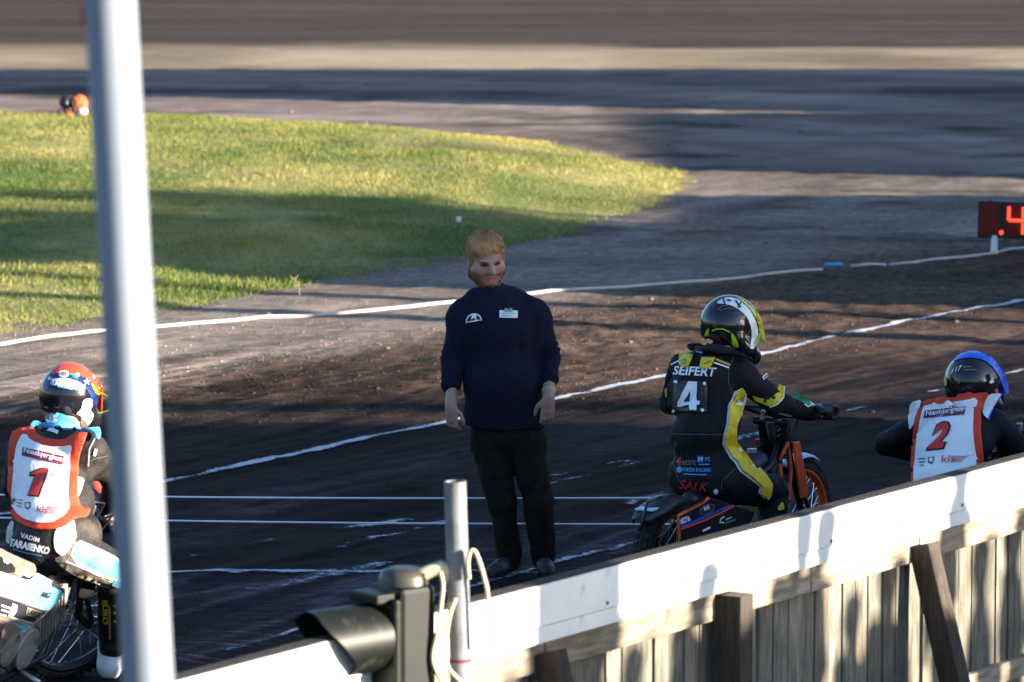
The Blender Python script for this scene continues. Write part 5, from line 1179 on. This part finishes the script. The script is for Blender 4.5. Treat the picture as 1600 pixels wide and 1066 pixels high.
lay('cuff_badge', [(1039, 608), (1043, 606), (1045, 616), (1041, 622)], M['yellow'], .005, 3)
# lower back print
text_px('sponsor_print', '4electric', (1057, 727), (1088, 727), (1057, 716), T4, M['inkgrey'], su4, .006, .01); text_px('sponsor_figure', '4', (1057, 728), (1065, 728), (1058, 714), T4, M['printred'], su4, .008, .02)
lay('blue_square', [(1090, 712), (1099, 712), (1099, 723), (1090, 723)], mat('blue_print', (.02, .06, .36), .6), .006, 3, 0, False); text_px('square_letter', 'M', (1092, 721), (1098, 721), (1092, 714), T4, M['printwhite'], su4, .009, .0); text_px('square_letter', 'M', (1102, 722), (1109, 722), (1102, 714), T4, M['blue'], su4, .007, .0)
line_px('print_underline', [(1092, 726), (1109, 726)], 1.5, T4, M['blue'], su4); text_px('sponsor_print', 'FORZA RACING', (1066, 737), (1111, 738), (1066, 731), T4, M['blue'], su4, .006, .02); lay('sponsor_dot', [(1062 + 4 * math.cos(a), 734 + 5 * math.sin(a)) for a in np.linspace(0, 5.6, 9)], M['blue'], .006, 3, 0, False); line_px('print_underline', [(1068, 741), (1105, 742)], 1.6, T4, M['blue'], su4)
text_px('seat_print', 'SALK', (1062, 763), (1105, 768), (1064, 750), T4, M['printred'], su4, .006, .0, .1)
lay('round_badge', [(1119 + 3.5 * math.cos(a), 768 + 4 * math.sin(a)) for a in np.linspace(0, 5.6, 9)], M['printwhite'], .006, 2, 0, False)
# collar, helmet print
lay('neck_brace', [(1072, 540), (1080, 536), (1096, 540), (1112, 545), (1128, 548), (1152, 551), (1166, 556), (1170, 566), (1150, 560), (1120, 556), (1095, 552), (1078, 548)], M['suit'], .022, 4, .012)
line_px('collar_trim', [(1100, 534), (1112, 540), (1124, 543), (1142, 543)], 3, bvh(su4, hs4), M['gold'], su4, .012)
lay('collar_label', [(1089, 548), (1102, 548), (1102, 552), (1089, 552)], M['printred'], .030, 3, 0, False); line_px('collar_label_line', [(1090, 554), (1099, 556)], 2, T4, M['blue'], su4, .03)
layH = lambda n, pts, m, off=.003, st=5, th=0.0, sm=True: poly_px(n, pts, TH, m, hs4, off, st, th, sm)
layH('white_band', [(1119, 474), (1128, 467), (1140, 464.5), (1153, 468), (1170, 482), (1180, 500), (1185, 520), (1182, 536), (1177, 546), (1171, 544), (1174, 530), (1174, 514), (1168, 497), (1155, 484), (1142, 477), (1128, 475)], M['shellwhite'], .003, 4)
layH('yellow_band', [(1148, 464.5), (1162, 470), (1176, 482), (1188, 502), (1196, 526), (1194, 535), (1187, 520), (1181, 498), (1170, 481), (1156, 469)], M['shellyellow'], .005, 4)
for a, b_ in (((1130, 467), (1133, 476)), ((1149, 470), (1157, 481)), ((1157, 473), (1153, 482))): line_px('band_bar', [a, b_], 2.4, TH, M['ink'], hs4, .006)
line_px('band_mark', [(1136, 469), (1142, 471)], 2.5, TH, M['ink'], hs4, .006); layH('lime_trim', [(1184, 522), (1188, 520), (1186, 534), (1179, 542), (1178, 536)], M['lime'], .008, 3)
layH('lime_cheek_pad', [(1104, 516), (1108, 512), (1108, 528), (1101, 532), (1101, 524)], M['lime'], .004, 3); layH('lime_cheek_pad', [(1142, 519), (1147, 523), (1154, 537), (1154, 543), (1145, 541)], M['lime'], .006, 3)
line_px('lime_rim', [(1113, 517), (1120, 514), (1130, 514), (1141, 519)], 1.8, TH, M['lime'], hs4, .006)
text_px('helmet_number', '#276', (1146, 493), (1163, 493), (1146, 489), TH, M['inkgrey'], hs4, .005, .0); layH('reflective_tag', [(1156, 500), (1162, 500), (1162, 505), (1156, 505)], M['printwhite'], .005, 3, 0, False)
for pts in ([(1122, 485), (1128, 479), (1137, 478)], [(1125, 486), (1137, 482), (1147, 483)]): line_px('helmet_script', pts, 1.4, TH, M['inkgrey'], hs4, .005)
line_px('shell_seam', [(1150, 519), (1168, 523), (1173, 512)], .8, TH, M['inkgrey'], hs4, .004)
# side panel and rear
pl = side_plate(b4, 'side_panel', [(1059, 805), (1108, 777), (1145, 789), (1180, 800), (1150, 880), (1066, 880)], -.20, .010, mat('panel_black', (.012, .012, .02), .35, var=.2))
TP = bvh(pl)
line_px('orange_edge', [(1061, 880), (1061, 836), (1059.5, 806), (1082, 794), (1098, 786), (1107, 778)], 3, TP, M['orange'], pl); line_px('orange_edge', [(1063, 827), (1100, 813), (1128, 800), (1146, 790)], 3, TP, M['orange'], pl); line_px('blue_edge', [(1064, 823), (1100, 808), (1128, 795), (1140, 790)], 3, TP, M['royal'], pl)
text_px('panel_number', '#276', (1063, 820), (1078, 815), (1061, 810), TP, M['printwhite'], pl, .005, .03)
lay_p = lambda n, pts, m, off=.004: poly_px(n, pts, TP, m, pl, off, 3, 0, False)
lay_p('oval_badge', [(1104 + 12 * math.cos(a) , 796 + 8 * math.sin(a) - 4 * math.cos(a)) for a in np.linspace(0, 5.9, 16)], M['inkgrey']); lay_p('oval_field', [(1104 + 10.5 * math.cos(a), 796 + 6.5 * math.sin(a) - 4 * math.cos(a)) for a in np.linspace(0, 5.9, 16)], M['ink'], .006); text_px('badge_lettering', 'BAR', (1099, 798), (1108, 795), (1098, 792), TP, M['printwhite'], pl, .008, .02)
line_px('panel_script', [(1131, 807), (1125, 811), (1124, 817), (1130, 816)], 1.8, TP, M['printwhite'], pl); line_px('panel_script', [(1133, 812), (1142, 808)], 1.4, TP, M['printwhite'], pl); line_px('panel_script_green', [(1130, 818), (1148, 812)], 3, TP, M['green'], pl); line_px('panel_flash', [(1097, 830), (1109, 824)], 3, TP, M['printwhite'], pl)
gd = [o for o in b4.children if o.name.startswith('fork')][0]; gp = [o for o in gd.children][0]
TG = bvh(*[o for o in gd.children]); text_px('fork_lettering', 'RACING', (1228.5, 720), (1221, 697), (1231.5, 719), TG, M['printwhite'], gp, .006, .03)
# raised pale tail plate on the rear mudguard
tp = MB(); tp.prism([b4.matrix_world @ (q + Vector((0, dy, 0))) for q, dy in [(side_px(b4, [p], 0)[0], d) for d, pp in ((-.05, [(1005, 799), (1030, 790), (1056, 777)]), (.05, [(1056, 777), (1030, 790), (1005, 799)])) for p in pp]], (0, 0, .010)); o = tp.build('tail_plate', C4['frontmud'], None, bevel=.004); wparent(o, b4)
lay('yellow_boot_flash', [(1214, 793), (1222, 783), (1225, 796), (1216, 798)], M['yellow'], .01, 3)
# orange frame tubes visible behind the knee
ot = MB(); ot.tube([b4w(.30, -.10, .72), b4w(.38, -.10, .80), b4w(.44, -.09, .66), b4w(.40, -.10, .50), b4w(.34, -.10, .52), b4w(.30, -.10, .70)], .010, 8); o = ot.build('orange_shroud', M['orange'], None, True); wparent(o, b4)

# ------------------------------------------------------------------ rider 1, red helmet, white bib with red binding
f1 = Vector((math.sin(HD1), math.cos(HD1), 0)); r1side = Vector((math.cos(HD1), -math.sin(HD1), 0))
def b1w(x, y, z): return b1.matrix_world @ Vector((x, y, z))
J = dict(pel=PD(88, 846, 21.20), waist=PD(84, 798, 21.30), chest=PD(86, 735, 21.50), neck=PD(98, 672, 21.72), head=PD(110, 628, 21.84),
         shL=PD(36, 700, 21.68), shR=PD(142, 704, 21.44), elR=PD(180, 752, 21.66), wrR=PD(168, 792, 22.10), haR=PD(166, 812, 22.20),
         elL=PD(24, 760, 21.95), wrL=PD(46, 800, 22.30), haL=PD(56, 806, 22.36), hipL=PD(62, 862, 21.32), hipR=PD(112, 860, 21.18), knR=PD(178, 888, 21.60), anR=PD(174, 1022, 21.90), knL=PD(20, 905, 21.95), anL=PD(0, 1020, 21.95))
J['toeR'] = Vector((J['anR'].x + .05, J['anR'].y + .16, .05)); J['toeL'] = J['anL'] + f1 * .15 + Vector((0, 0, -.05)); J['R'] = torso_frame(J, f1)
p1 = empty('person', Vector((J['pel'].x, J['pel'].y, 0)), 'rider in red helmet wearing a white bib with number 1', 'person', 'speedway riders')
su1 = rider(p1, J, M['suit1'], ((.004, (9, 9, 9), 2), (.0012, (30, 30, 30), 2))); gloves(p1, J, M['black'], r1side)
for s in ('R', 'L'):
    a, t = J['an' + s], J['toe' + s]; hl = a + (a - t).normalized() * .03; hl.z = t.z
    sdf_obj('boot', [('rc', a + Vector((0, 0, .05)), a, .062, .058), ('rc', a, hl + Vector((0, 0, .012)), .058, .052), ('rc', hl, t, .05, .045)], .010, p1, M['bootwhite'], .03, folds=[(.003, (30, 30, 30), 2)], cuts=[((0, 0, .006), (0, 0, 1))])
hs1, hq1, _ = helmet(p1, PD(111, 618, 21.84), math.radians(26), math.radians(-24), math.radians(4), M['shellblack'], M['shellred'], .98)
T1 = bvh(su1); TH1 = bvh(hs1)
lay1 = lambda n, pts, m, off=.004, st=5, th=0.0, sm=True, par=None: poly_px(n, pts, T1, m, par or su1, off, st, th, sm)
ln1 = lambda n, pts, w_, m, off=.006, par=None: line_px(n, pts, w_, T1, m, par or su1, off)
# leathers: white flank and hip, pale blue thigh
lay1('white_flank', [(118, 745), (132, 748), (127, 768), (118, 782), (121, 795), (114, 792), (115, 768)], M['leatherwhite'], .005, 4)
lay1('white_hip', [(86, 830), (100, 812), (116, 812), (118, 828), (120, 840), (108, 860), (98, 870), (86, 860), (84, 845)], M['leatherwhite'], .005, 4)
lay1('grey_hip', [(98, 868), (110, 856), (122, 846), (128, 864), (116, 884), (134, 900), (160, 908), (178, 914), (150, 914), (118, 900), (96, 886), (84, 872)], M['tan'], .004, 4)
lay1('white_thigh_edge', [(119, 842), (150, 855), (190, 876), (190, 912), (160, 905), (108, 873)], M['printwhite'], .0065, 4)
lay1('blue_thigh', [(122, 846), (150, 859), (190, 880), (190, 906), (163, 898), (112, 869)], M['pale'], .009, 4)
lay1('dark_thigh_panel', [(106, 878), (160, 900), (182, 908), (172, 916), (150, 912), (116, 896), (103, 888)], M['tan'], .007, 4); ln1('thigh_piping', [(104, 876), (150, 896), (180, 905)], 2.2, M['printwhite'], .011); ln1('thigh_piping', [(103, 888), (118, 897), (150, 912), (172, 916)], 1.2, M['printwhite'], .010)
lay1('blue_knee', [(172, 912), (184, 903), (192, 912), (186, 918)], M['pale'], .010, 3)
lay1('blue_flank', [(18, 812), (24, 818), (16, 850), (9, 848), (10, 826)], M['leatherwhite'], .006, 4)
ln1('hip_seam', [(100, 800), (101, 822), (108, 840), (104, 858)], 1.2, M['inkgrey'], .010)
text_px('name_print', 'VADIM', (33, 840), (62, 848), (34, 833), T1, M['printwhite'], su1, .008, .03, .1); text_px('name_print', 'TARASENKO', (15, 853), (76, 866), (18, 842), T1, M['printwhite'], su1, .009, .05); ln1('name_underline', [(22, 858), (40, 863), (66, 868)], 1.6, M['blue'], .008)
ln1('sleeve_seam', [(148, 686), (140, 702), (138, 728)], 1.2, M['leatherwhite'], .006); ln1('sleeve_tag', [(147, 712), (150, 702)], 4, M['printwhite'], .006); ln1('sleeve_seam', [(136, 722), (150, 716), (168, 712)], .9, M['inkgrey'], .005)
text_px('leg_print', 'EURO', (160.5, 937), (161.5, 975), (168.5, 937), T1, M['shellyellow'], su1, .008, .04); ln1('leg_print_small', [(171, 945), (172, 998)], 3.0, M['gold'], .008)
for y in (946, 957, 970): lay1('leg_star', [(179 + (3 if k % 2 == 0 else 1.3) * math.sin(k * math.pi / 5), y - (3 if k % 2 == 0 else 1.3) * math.cos(k * math.pi / 5)) for k in range(10)], M['shellyellow'], .008, 2, 0, False)
# bib
V1 = T1
bibpts = [(26, 671), (40, 667), (52, 668), (56, 678), (72, 688), (92, 691), (110, 687), (124, 676), (138, 677), (131, 695), (124, 715), (120, 745), (119, 772), (124, 796), (138, 797), (136, 810), (118, 812), (104, 822), (84, 828), (60, 829), (38, 822), (24, 810), (16, 788), (17, 750), (17, 710), (20, 685)]
bib = lay1('bib', bibpts, M['vestred'], .016, 4, .006, True, p1)
TB = bvh(bib)
def inset(pts, c, k): return [(c[0] + (x - c[0]) * k, c[1] + (y - c[1]) * k) for x, y in pts]
white = [(35, 681), (43, 681), (50, 690), (66, 698), (84, 701), (102, 699), (115, 696), (110, 718), (108, 745), (106, 775), (109, 795), (100, 808), (82, 818), (60, 819), (40, 813), (26, 800), (19.5, 782), (23, 745), (25, 715), (28, 696)]
wp = poly_px('white_panel', white, TB, M['vestwhite'], bib, .018, 4, 0, True)
TW = bvh(wp)
def onbib(bibo, tree):
    def P(n, pts, m, off=.012, st=3, sm=False): return poly_px(n, pts, tree, m, bibo, off - .009, st, 0, sm)
    def Tx(n, s_, a, b_, c, m, off=.0145, bold=.02, sh=0.0, grow=0.0): return text_px(n, s_, a, b_, c, tree, m, bibo, off - .009, bold, sh, grow)
    def Ln(n, pts, w_, m, off=.013): return line_px(n, pts, w_, tree, m, bibo, off - .008)
    return P, Tx, Ln
P, Tx, Ln = onbib(bib, TW)
P('sponsor_bar', [(36, 699), (100, 713), (98, 727), (34, 712)], M['maroon']); Tx('sponsor_name', 'Næsbjerghus', (37.5, 710), (96.5, 724), (39, 700), M['printwhite'], .015, .015)
P('number_outline', [(46.5, 738), (67, 730.5), (77, 733), (61, 777.5), (42.5, 775), (53.5, 745), (45.5, 744.5)], M['ink'], .012); P('number', [(49, 739.5), (67.5, 732.8), (74.6, 734.8), (59.6, 775.2), (45.2, 773.2), (56, 743.2), (48, 742.6)], M['printred'], .016)
Tx('kls_logo', 'kls', (57, 800), (74, 803), (59, 790), M['printred'], .014, .0)
for k in range(4): Ln('logo_stripe', [(73 + k, 791.5 + 3.2 * k + .5), (96 - 2 * k, 794.5 + 3.4 * k)], 1.0, M['printred'])
for k in range(3): Ln('small_print', [(25 + k, 780 + 5 * k), (36 - k, 783 + 5 * k)], 1.8, M['inkgrey'])
P('crest', [(39, 785), (48, 785), (48, 792), (44, 797), (39, 794)], M['inkgrey']); P('crest_field', [(41, 787), (46, 787), (46, 791), (44, 794), (41, 792)], M['vestwhite'], .014); P('side_mark', [(20, 778), (23, 778), (23, 788), (20, 788)], M['inkgrey'])
# collar and neck brace
lay1('black_yoke', [(54, 676), (56, 664), (70, 668), (96, 674), (118, 672), (118, 680), (106, 688), (90, 690), (72, 687), (60, 682)], M['suit1'], .020, 4); ln1('yoke_badge', [(68, 674), (80, 676), (93, 680)], 5, M['printwhite'], .024)
lay1('blue_collar', [(46, 666), (50, 658), (58, 657), (68, 662), (78, 654), (96, 655), (108, 660), (118, 670), (140, 672), (152, 678), (154, 690), (148, 690), (144, 680), (124, 676), (100, 676), (72, 672), (58, 664), (52, 668)], M['blue'], .030, 4, .010)
Tx2 = text_px('collar_figure', '3', (80, 665), (93, 666), (80, 656), T1, M['printwhite'], su1, .046, .03)
layh = lambda n, pts, m, off=.003, st=4, sm=True: poly_px(n, pts, TH1, m, hs1, off, st, 0, sm)
layh('navy_band', [(66, 610), (70, 596), (80, 584), (98, 580), (118, 582), (136, 590), (148, 604), (152, 624), (150, 636), (144, 628), (138, 612), (128, 602), (104, 594), (84, 596), (72, 612)], M['shellnavy'], .003)
layh('red_crown', [(76, 586), (86, 573), (104, 567), (122, 569), (140, 578), (152, 592), (158, 610), (157, 618), (148, 604), (136, 592), (118, 585), (98, 583), (84, 585)], M['shellred'], .0055)
text_px('helmet_print', 'TARASENKO', (80, 602), (131, 612), (82, 592), TH1, M['printwhite'], hs1, .0068, .04); layh('print_back', [(78, 602), (82, 592), (104, 591), (124, 597), (133, 606), (130, 614), (116, 607), (98, 603)], mat('pale_print', (.40, .46, .55), .5), .005); ln_h = lambda n, pts, w_, m, off=.006: line_px(n, pts, w_, TH1, m, hs1, off)
ln_h('helmet_script', [(90, 604), (100, 606), (114, 609)], 2.2, M['blue'], .009)
layh('round_emblem', [(100 + 8 * math.cos(a), 585 + 5.5 * math.sin(a)) for a in np.linspace(0, 5.6, 10)], M['printwhite'], .006, 3, False); layh('emblem_field', [(100 + 5 * math.cos(a), 585 + 3.5 * math.sin(a)) for a in np.linspace(0, 5.6, 10)], M['inkgrey'], .008, 3, False)
for (x, y, rr) in ((78, 592, 4), (135, 597, 5.5), (121, 586, 4)): layh('star', [(x + (rr if k % 2 == 0 else rr * .42) * math.sin(k * math.pi / 5), y - (rr if k % 2 == 0 else rr * .42) * math.cos(k * math.pi / 5)) for k in range(10)], M['printwhite'], .006, 2, False)
layh('green_flash', [(108, 584), (120, 585), (122, 594), (114, 590)], M['green'], .005, 3)
layh('white_cheek', [(68, 636), (74, 634), (82, 642), (78, 650), (74, 658), (68, 650)], M['shellwhite'], .006, 3); layh('white_cheek', [(130, 624), (142, 622), (144, 634), (140, 640), (146, 648), (142, 660), (132, 672), (124, 670), (128, 650), (118, 646), (126, 640)], M['shellwhite'], .006, 3)
layh('yellow_edge', [(141, 598), (150, 608), (155, 618), (150, 616), (144, 606)], M['shellyellow'], .006, 3)
for pts in ([(150, 614), (160, 615), (168, 619)], [(147, 646), (158, 645), (170, 641)]):
    b = MB(); Yh = 21.80; P3 = [PD(x, y, Yh) for x, y in pts]; b.tube(P3, .0018, 5); o = b.build('tear_off_cord', M['lime'], None); wparent(o, hs1)
# bike 1: seat unit, side panel with print
side = lambda n, pts, yl, th, m, bv=.004: side_plate(b1, n, pts, yl, th, m, bv)
st = side('seat_unit', [(-40, 850), (8, 860), (30, 872), (56, 882), (59, 890), (56, 900), (44, 906), (30, 904), (-40, 876)], -.10, .2, M['tan'], .012)
TS = bvh(st); text_px('seat_print', 'VP', (1, 877), (12, 882), (2, 870), TS, M['printwhite'], st, .014, .02); poly_px('seat_band', [(-30, 864), (0, 868), (22, 884), (20, 896), (-30, 884)], TS, M['black'], st, .012, 4)
pn = side('side_panel', [(-60, 896), (0, 893), (40, 906), (50, 907), (60, 896), (82, 908), (103, 925), (84, 948), (66, 966), (40, 982), (20, 1000), (0, 1022), (-60, 1040)], -.165, .010, M['shellwhite'])
TPn = bvh(pn); pq = lambda n, pts, m, off=.004, sm=False: poly_px(n, pts, TPn, m, pn, off, 5, 0, sm); pt_ = lambda n, s_, a, b_, c, m, off=.009, bold=.02, sh=0.0: text_px(n, s_, a, b_, c, TPn, m, pn, off, bold, sh)
pq('blue_field', [(44, 908), (60, 898), (82, 909), (101, 925), (84, 946), (72, 954), (42, 940)], M['pale'])
pq('black_field', [(-60, 925), (0, 932), (40, 946), (71, 956), (52, 972), (0, 958), (-60, 948)], M['ink'], .006); line_px('panel_line', [(-50, 922), (0, 930), (40, 943), (74, 955)], 2.2, TPn, M['tan'], pn, .010); line_px('panel_line', [(-50, 950), (0, 961), (30, 970), (50, 976)], 1.8, TPn, M['tan'], pn, .010)
pq('grey_field', [(-60, 953), (0, 963), (30, 972), (44, 980), (20, 1000), (0, 1018), (-60, 1036)], M['tan'], .006); pq('blue_wedge', [(17, 972), (30, 976), (46, 981), (38, 988)], M['pale'], .009)
pt_('panel_print', 'KIA', (8, 918), (24, 922), (9, 910), M['ink'], .009, .0, .2); pt_('panel_print', 'AUTOPOL', (26, 923), (41, 927), (27, 916), M['inkgrey'], .009, .0); pt_('panel_print', 'MG', (61, 932), (76, 935), (65, 923), M['ink'], .009, .05, .3); line_px('print_underline', [(55, 935), (74, 939)], 1.0, TPn, M['inkgrey'], pn, .009); pt_('panel_print', 'BIK', (80, 915), (100, 926), (81, 904), M['ink'], .009, .04)
pq('plate', [(41, 948), (64, 956), (60, 967), (38, 960)], M['tan'], .010); pt_('panel_print', 'LAVOR', (40, 959), (60, 965), (43, 950), M['ink'], .014, .03); pq('crest', [(18, 942), (25, 945), (24, 955), (17, 964), (11, 962), (15, 951)], mat('pale_crest', (.5, .5, .62), .6), .010); line_px('side_print', [(0, 945), (14, 950)], 3, TPn, M['printwhite'], pn, .010); line_px('side_print', [(0, 952), (12, 956)], 2, TPn, M['printwhite'], pn, .010)
pq('red_emblem', [(0, 982), (6, 977), (9, 986), (5, 996), (0, 1000)], M['orange'], .010); pq('emblem_field', [(0, 985), (4, 981), (6, 987), (3, 993), (0, 996)], M['printwhite'], .013)
# red and white hand guard by the right grip
hg = sdf_obj('hand_guard', [('rc', PD(150, 757, 22.05), PD(166, 778, 22.12), .035, .045)], .009, p1, M['printwhite']); Thg = bvh(hg); poly_px('red_field', [(145, 752), (156, 752), (166, 766), (160, 774), (150, 766)], Thg, M['printred'], hg, .004, 3)

# ------------------------------------------------------------------ rider 2, blue helmet
HD2 = math.radians(31.4); f2 = Vector((math.sin(HD2), math.cos(HD2), 0)); r2side = Vector((math.cos(HD2), -math.sin(HD2), 0))
J = dict(pel=PD(1480, 815, 23.15), waist=PD(1482, 760, 23.25), chest=PD(1490, 698, 23.50), neck=PD(1512, 634, 23.84), head=PD(1524, 592, 23.98),
         shL=PD(1438, 664, 23.86), shR=PD(1556, 664, 23.56), elR=PD(1602, 708, 23.62), wrR=PD(1622, 724, 23.90), haR=PD(1632, 722, 23.98),
         elL=PD(1384, 694, 24.05), wrL=PD(1440, 712, 24.20), haL=PD(1450, 708, 24.26))
b2 = bike_root('speedway_motorcycle', Vector((J['pel'].x, J['pel'].y, 0)) + f2 * .30, HD2, 0, 'motorcycle hidden behind the white fence board under the blue-helmeted rider')
make_bike(b2, dict(C1, dashes=None, rearmud=M['black'], bar_path=[J['haR'] + r2side * .06, J['haR'] - r2side * .05 + f2 * .03, PD(1580, 718, 24.15), PD(1560, 722, 24.2), PD(1540, 722, 24.22), PD(1520, 718, 24.24), J['haL'] + r2side * .05 + f2 * .03, J['haL'] - r2side * .06]), 0.0)
def b2w(x, y, z): return b2.matrix_world @ Vector((x, y, z))
J.update(hipL=b2w(-.28, .10, .70), hipR=b2w(-.28, -.10, .70), knR=b2w(.12, -.24, .66), anR=b2w(-.03, -.28, .33), knL=b2w(.12, .24, .66), anL=b2w(-.03, .27, .36))
J['toeR'] = J['anR'] + f2 * .15 + Vector((0, 0, -.05)); J['toeL'] = J['anL'] + f2 * .15 + Vector((0, 0, -.05)); J['R'] = torso_frame(J, f2)
p2 = empty('person', Vector((J['pel'].x, J['pel'].y, 0)), 'rider in blue helmet wearing a white bib with number 2 behind the fence', 'person', 'speedway riders')
su2 = rider(p2, J, M['suit2'], ((.004, (9, 9, 9), 2), (.0012, (30, 30, 30), 2))); gloves(p2, J, M['black'], r2side); boots_(p2, J, M['suit2'])
hs2, hq2, _ = helmet(p2, PD(1523, 598, 23.98), math.radians(38), math.radians(-26), math.radians(4), M['shellblack'], M['royal'], 1.03)
T2 = bvh(su2); TH2 = bvh(hs2)
lay2 = lambda n, pts, m, off=.004, st=5, th=0.0, sm=True, par=None: poly_px(n, pts, T2, m, par or su2, off, st, th, sm)
lay2('white_shoulder', [(1421, 634), (1426, 628), (1440, 624), (1436, 640), (1430, 660), (1422, 673), (1420, 655)], M['printwhite'], .008, 4); lay2('white_shoulder', [(1545, 616), (1566, 614), (1558, 626), (1550, 640), (1544, 657), (1535, 648), (1538, 630)], M['printwhite'], .010, 4); line_px('shoulder_piping', [(1566, 615), (1556, 630), (1547, 650), (1544, 657)], 2, T2, M['royal'], su2, .012)
bib2 = lay2('bib', [(1442, 627), (1455, 623), (1474, 622), (1500, 620), (1530, 614), (1545, 613), (1540, 628), (1532, 650), (1531, 680), (1534, 715), (1534, 740), (1480, 760), (1428, 770), (1427, 740), (1428, 700), (1430, 660)], M['vestred'], .014, 4, .006, True, p2)
TB2 = bvh(bib2); wp2 = poly_px('white_panel', [(1443, 640), (1451, 631), (1466, 632), (1500, 629), (1527, 623), (1521, 645), (1519, 680), (1524, 722), (1524, 745), (1480, 762), (1430, 772), (1430, 740), (1434, 700), (1437, 665)], TB2, M['vestwhite'], bib2, .021, 4)
P, Tx, Ln = onbib(bib2, bvh(wp2))
P('sponsor_bar', [(1445, 642), (1509, 635), (1507, 648), (1443, 654)], M['maroon']); Tx('sponsor_name', 'Næsbjerghus', (1447, 652.5), (1505, 645.5), (1448, 643), M['printwhite'], .0155, .015)
Tx('number_outline', '2', (1447.5, 704), (1480, 701), (1453, 661.5), M['ink'], .014, .06, .3, 1.2); Tx('number', '2', (1450, 702.5), (1478, 699.5), (1455.5, 663), M['printred'], .017, .05, .3)
Tx('kls_logo', 'kls', (1471, 723), (1492, 723), (1472, 712.5), M['printred'], .0145, .0)
for k in range(4): Ln('logo_stripe', [(1485 + 2 * k, 713.5 + 2.6 * k), (1512 - 3 * k, 714.5 + 2.6 * k)], 1.0, M['printred'])
for k in range(3): Ln('small_print', [(1435 + k, 718 + 5 * k), (1446 - k, 717 + 5 * k)], 1.5, M['inkgrey'])
P('crest', [(1450, 715), (1460, 714), (1459, 722), (1455, 726), (1450, 723)], M['inkgrey']); P('crest_field', [(1452, 717), (1457, 716.5), (1457, 721), (1455, 723), (1452, 721)], M['vestwhite'], .0145)
layq = lambda n, pts, m, off=.004, sm=True: poly_px(n, pts, TH2, m, hs2, off, 4, 0, sm)
layq('blue_crown', [(1488, 566), (1500, 554), (1517, 549), (1537, 551), (1556, 563), (1568, 582), (1577, 606), (1574, 620), (1566, 600), (1554, 577), (1538, 563), (1518, 559), (1502, 561)], M['royal'], .005)
text_px('helmet_number', '117', (1487, 584), (1503, 578), (1488, 577), TH2, M['printwhite'], hs2, .006, .02, .2)
for k in range(2): line_px('helmet_lettering', [(1505, 574 + 4 * k), (1518 + 8 * k, 573.5 + 5 * k)], 2.0, TH2, M['inkgrey'], hs2, .006)
layq('reflective_tag', [(1545, 597), (1549, 592), (1553, 597), (1547, 600)], M['printwhite'], .006, False); layq('orange_tag', [(1553, 610), (1557, 606), (1559, 612), (1556, 616)], M['orange'], .006, False); layq('cream_edge', [(1476, 592), (1480, 590), (1481, 600), (1478, 604)], M['cable'], .008)

# ================================================================== START TAPES
def tape(pts, label, zname):
    P3 = [PD(x, y, Y) for x, y, Y in pts]; base = P3[0]; b = MB(); n = 30
    Q3 = [P3[0].lerp(P3[1], k / n) - Vector((0, 0, .012 * math.sin(math.pi * k / n))) for k in range(n + 1)]
    b.tube([q - base for q in Q3], .0052, 6); o = b.build('start_tape', M['tape'], None, True); o.location = base; return tag(o, label, 'tape', 'start tapes')
tape([(-160, 771, 25.3), (1085, 778, 25.2)], 'upper of two thin white start tapes stretched across the track', 0)
tape([(-160, 806, 25.3), (1085, 819.5, 25.2)], 'lower of two thin white start tapes stretched across the track', 0)
for px in (1085,):
    q = PD(px, 800, 25.2); r = empty('tape_post', Vector((q.x, q.y, 0)), 'slim steel post behind the rider in black, holding the start tapes', 'post')
    b = MB(); b.tube([(0, 0, 0), (0, 0, q.z + .12)], .014, 10); b.build('shaft', M['steel'], r, True); b = MB(); b.disc(axis_matrix((0, 0, .005), (0, 0, 1)), .07, .01, 16); b.build('foot', M['steel'], r)
